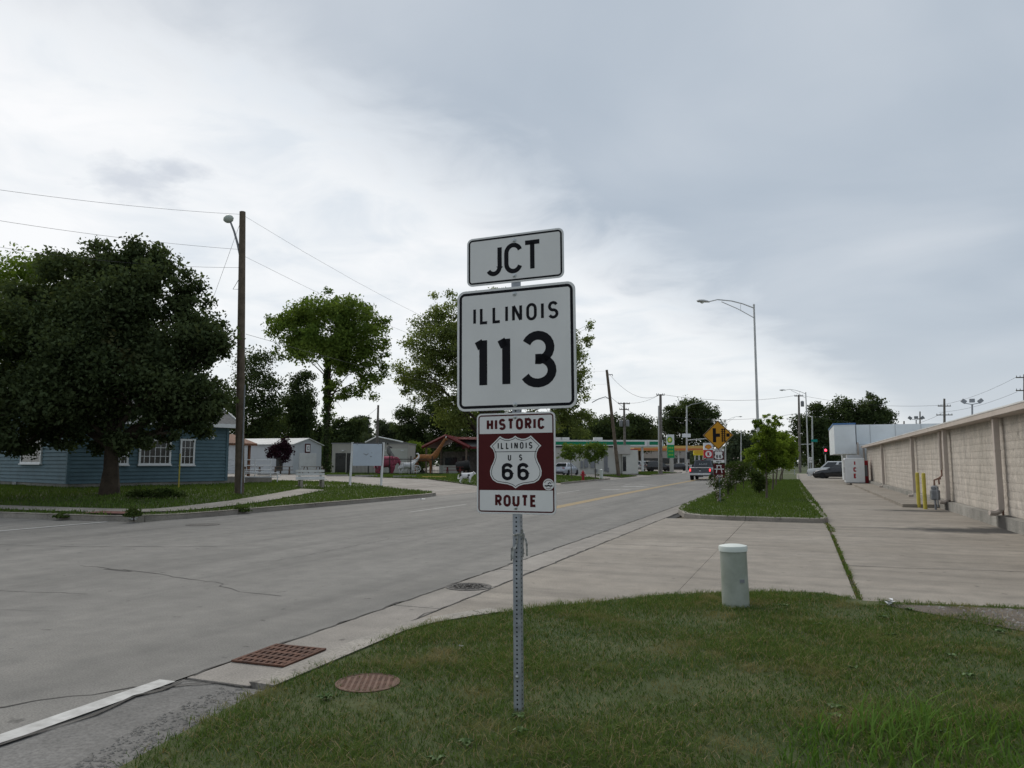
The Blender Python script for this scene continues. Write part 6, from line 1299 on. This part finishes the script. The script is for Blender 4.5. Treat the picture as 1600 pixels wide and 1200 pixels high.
bgs = [((425, 735), [(432, 690, 30, 44), (415, 690, 24, 40), (446, 660, 16, 40)], 'leaf_dark', 124, 'dark tree filling the gap behind the shed roof', .45),
       ((500, 735), [(492, 690, 22, 38), (478, 690, 18, 40)], 'leaf_dark', 126, 'dark tree just left of the ivy trunk above the shed', .45),
       ((385, 610), [(400, 610, 42, 60), (385, 650, 40, 55), (420, 660, 30, 50)], 'leaf_dark', 110, 'dark round tree behind the utility pole and shed', .45),
       ((440, 735), [(466, 620, 24, 35), (470, 660, 26, 40), (478, 590, 14, 14)], 'leaf_dark', 118, 'narrow dark tree between the utility pole and the ivy trunk', .45),
       ((540, 735), [(540, 690, 26, 30), (552, 665, 18, 16), (525, 680, 18, 28)], 'leaf_dark', 140, 'dark tree rising above the tan flat building', .5),
       ((566, 735), [(565, 680, 16, 24), (563, 660, 14, 10)], 'leaf_hazed', 160, 'spiky dark tree above the gabled house', .5),
       ((620, 735), [(612, 690, 28, 26), (600, 672, 18, 18), (575, 695, 20, 18)], 'leaf_hazed', 150, 'greyish tree right of the slim pole', .5),
       ((650, 735), [(640, 660, 24, 30), (655, 690, 28, 40), (628, 645, 12, 12)], 'leaf_dark', 145, 'dark tree behind the giraffe statue', .5),
       ((690, 735), [(685, 660, 28, 36), (700, 690, 30, 40), (672, 640, 14, 14)], 'leaf_dark', 138, 'dark tree behind the red pavilion roof', .5),
       ((660, 735), [(652, 712, 18, 22), (640, 705, 10, 14)], 'leaf_mid', 108, 'green bush between tan building and pavilion', .35),
       ((740, 735), [(745, 680, 34, 45), (770, 670, 30, 40)], 'leaf_dark', 135, 'dark tree behind the pavilion wing', .5),
       ((820, 735), [(830, 690, 40, 35), (800, 680, 36, 35)], 'leaf_dark', 150, 'dark tree hidden mostly behind the historic route panel', .55),
       ((880, 735), [(885, 680, 26, 30), (905, 690, 22, 22)], 'leaf_dark', 150, 'dark tree above the left end of the station wall', .5),
       ((945, 735), [(948, 668, 28, 26), (930, 680, 26, 26), (965, 675, 22, 22)], 'leaf_dark', 165, 'dark tree behind the leaning pole', .55),
       ((1000, 735), [(990, 672, 26, 22), (1005, 680, 22, 26)], 'leaf_dark', 170, 'dark low tree behind the transformer pole', .6),
       ((1020, 735), [(1015, 690, 20, 22)], 'leaf_hazed', 185, 'small grey green tree left of the crossarm pole', .6),
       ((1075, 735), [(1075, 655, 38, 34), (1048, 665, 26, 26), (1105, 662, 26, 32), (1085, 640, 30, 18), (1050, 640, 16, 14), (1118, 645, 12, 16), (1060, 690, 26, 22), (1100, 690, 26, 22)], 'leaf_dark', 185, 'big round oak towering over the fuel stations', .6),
       ((1145, 738), [(1150, 705, 22, 28), (1168, 700, 20, 24), (1140, 715, 16, 20)], 'leaf_hazed', 230, 'far dark tree closing the street between sign and island trees', .8),
       ((1180, 738), [(1185, 695, 18, 26), (1205, 700, 18, 26)], 'leaf_hazed', 240, 'far dark tree behind the first street tree', .8),
       ((1270, 738), [(1270, 670, 26, 40), (1255, 690, 18, 35), (1285, 700, 24, 34), (1272, 640, 14, 14)], 'leaf_dark', 150, 'dark tree behind the green street sign', .55),
       ((1340, 738), [(1325, 665, 38, 38), (1365, 660, 30, 36), (1350, 640, 28, 24), (1310, 640, 20, 18), (1384, 645, 12, 22), (1310, 700, 34, 32), (1358, 625, 14, 12)], 'leaf_dark', 155, 'broad cottonwood tree behind the white storefront', .55)]
for ((bx, by), blobs, lm, D, lab, lf) in bgs:
    q = at(bx, 738, D); q.z = gz(q.x, q.y); tree('background_tree', lab, q, blobs, 24000 if len(blobs) > 4 else 14000, lf*.66, .35, lm, 'bark', 'trees in the background', .26, 14, shell=.15, dens=2.6)
q = at(893, 743, 68.); q.z = gz(q.x, q.y); tree('young_tree', 'thin young tree with a sparse crown by the silver sedan', q, [(893, 708, 16, 12), (884, 702, 12, 9), (902, 700, 11, 9), (878, 714, 9, 4)], 1500, .16, .05, 'leaf_mid', 'bark_grey', 'young verge trees', .3, 10)
q = at(930.5, 744, 68.); q.z = gz(q.x, q.y); tree('young_tree', 'slim young tree right of the red hydrant', q, [(930, 706, 15, 14), (920, 712, 9, 8), (938, 702, 9, 9)], 1700, .16, .05, 'leaf_mid', 'bark_grey', 'young verge trees', .3, 10)
# ivy on the tall trunk
q = at(508, 741, 88.); q.z = gz(q.x, q.y); n_ = 4200; t_ = rng.random(n_)**1.1; ang = rng.random(n_)*6.283; zz_ = t_*15.5; rr = (.27+.34*rng.random(n_)**2.5)*(1-.35*t_)*(1+.5*np.sin(zz_*2.3)*np.sin(ang+zz_))
P = np.stack([rr*np.cos(ang)+.04*np.sin(zz_), rr*np.sin(ang), zz_+.1], 1); nn = rng.standard_normal((n_, 3)); u_ = np.cross(nn, rng.standard_normal((n_, 3))); u_ /= np.linalg.norm(u_, axis=1)[:, None]; v_ = np.cross(nn, u_); v_ /= np.linalg.norm(v_, axis=1)[:, None]; s_ = .16
V = np.stack([P-u_*s_, P-v_*s_*.7, P+u_*s_, P+v_*s_*.7], 1).reshape(-1, 3)
fastmesh('ivy', V, np.arange(4*n_).reshape(n_, 4), 'leaf_dark', tb_, np.repeat(rng.random(n_), 4))

# far wood that closes the horizon
n_ = 42000; ang = rng.uniform(-.95, .62, n_); dist = rng.uniform(300, 345, n_); hgt = 9.+3.2*np.sin(ang*23)+2.2*np.sin(ang*61+1)+1.5*np.sin(ang*140); zz_ = hgt*rng.random(n_)**.7
P = np.stack([dist*np.sin(ang), dist*np.cos(ang), zz_], 1); nn = rng.standard_normal((n_, 3)); u_ = np.cross(nn, rng.standard_normal((n_, 3))); u_ /= np.linalg.norm(u_, axis=1)[:, None]; v_ = np.cross(nn, u_); v_ /= np.linalg.norm(v_, axis=1)[:, None]; s_ = .8
V = np.stack([P-u_*s_, P-v_*s_*.7, P+u_*s_, P+v_*s_*.7], 1).reshape(-1, 3)
tag(fastmesh('far_wood', V, np.arange(4*n_).reshape(n_, 4), 'leaf_hazed', None, np.repeat(rng.random(n_), 4)), 'far dark wood along the horizon behind the town', 'wood', None, 'stuff')
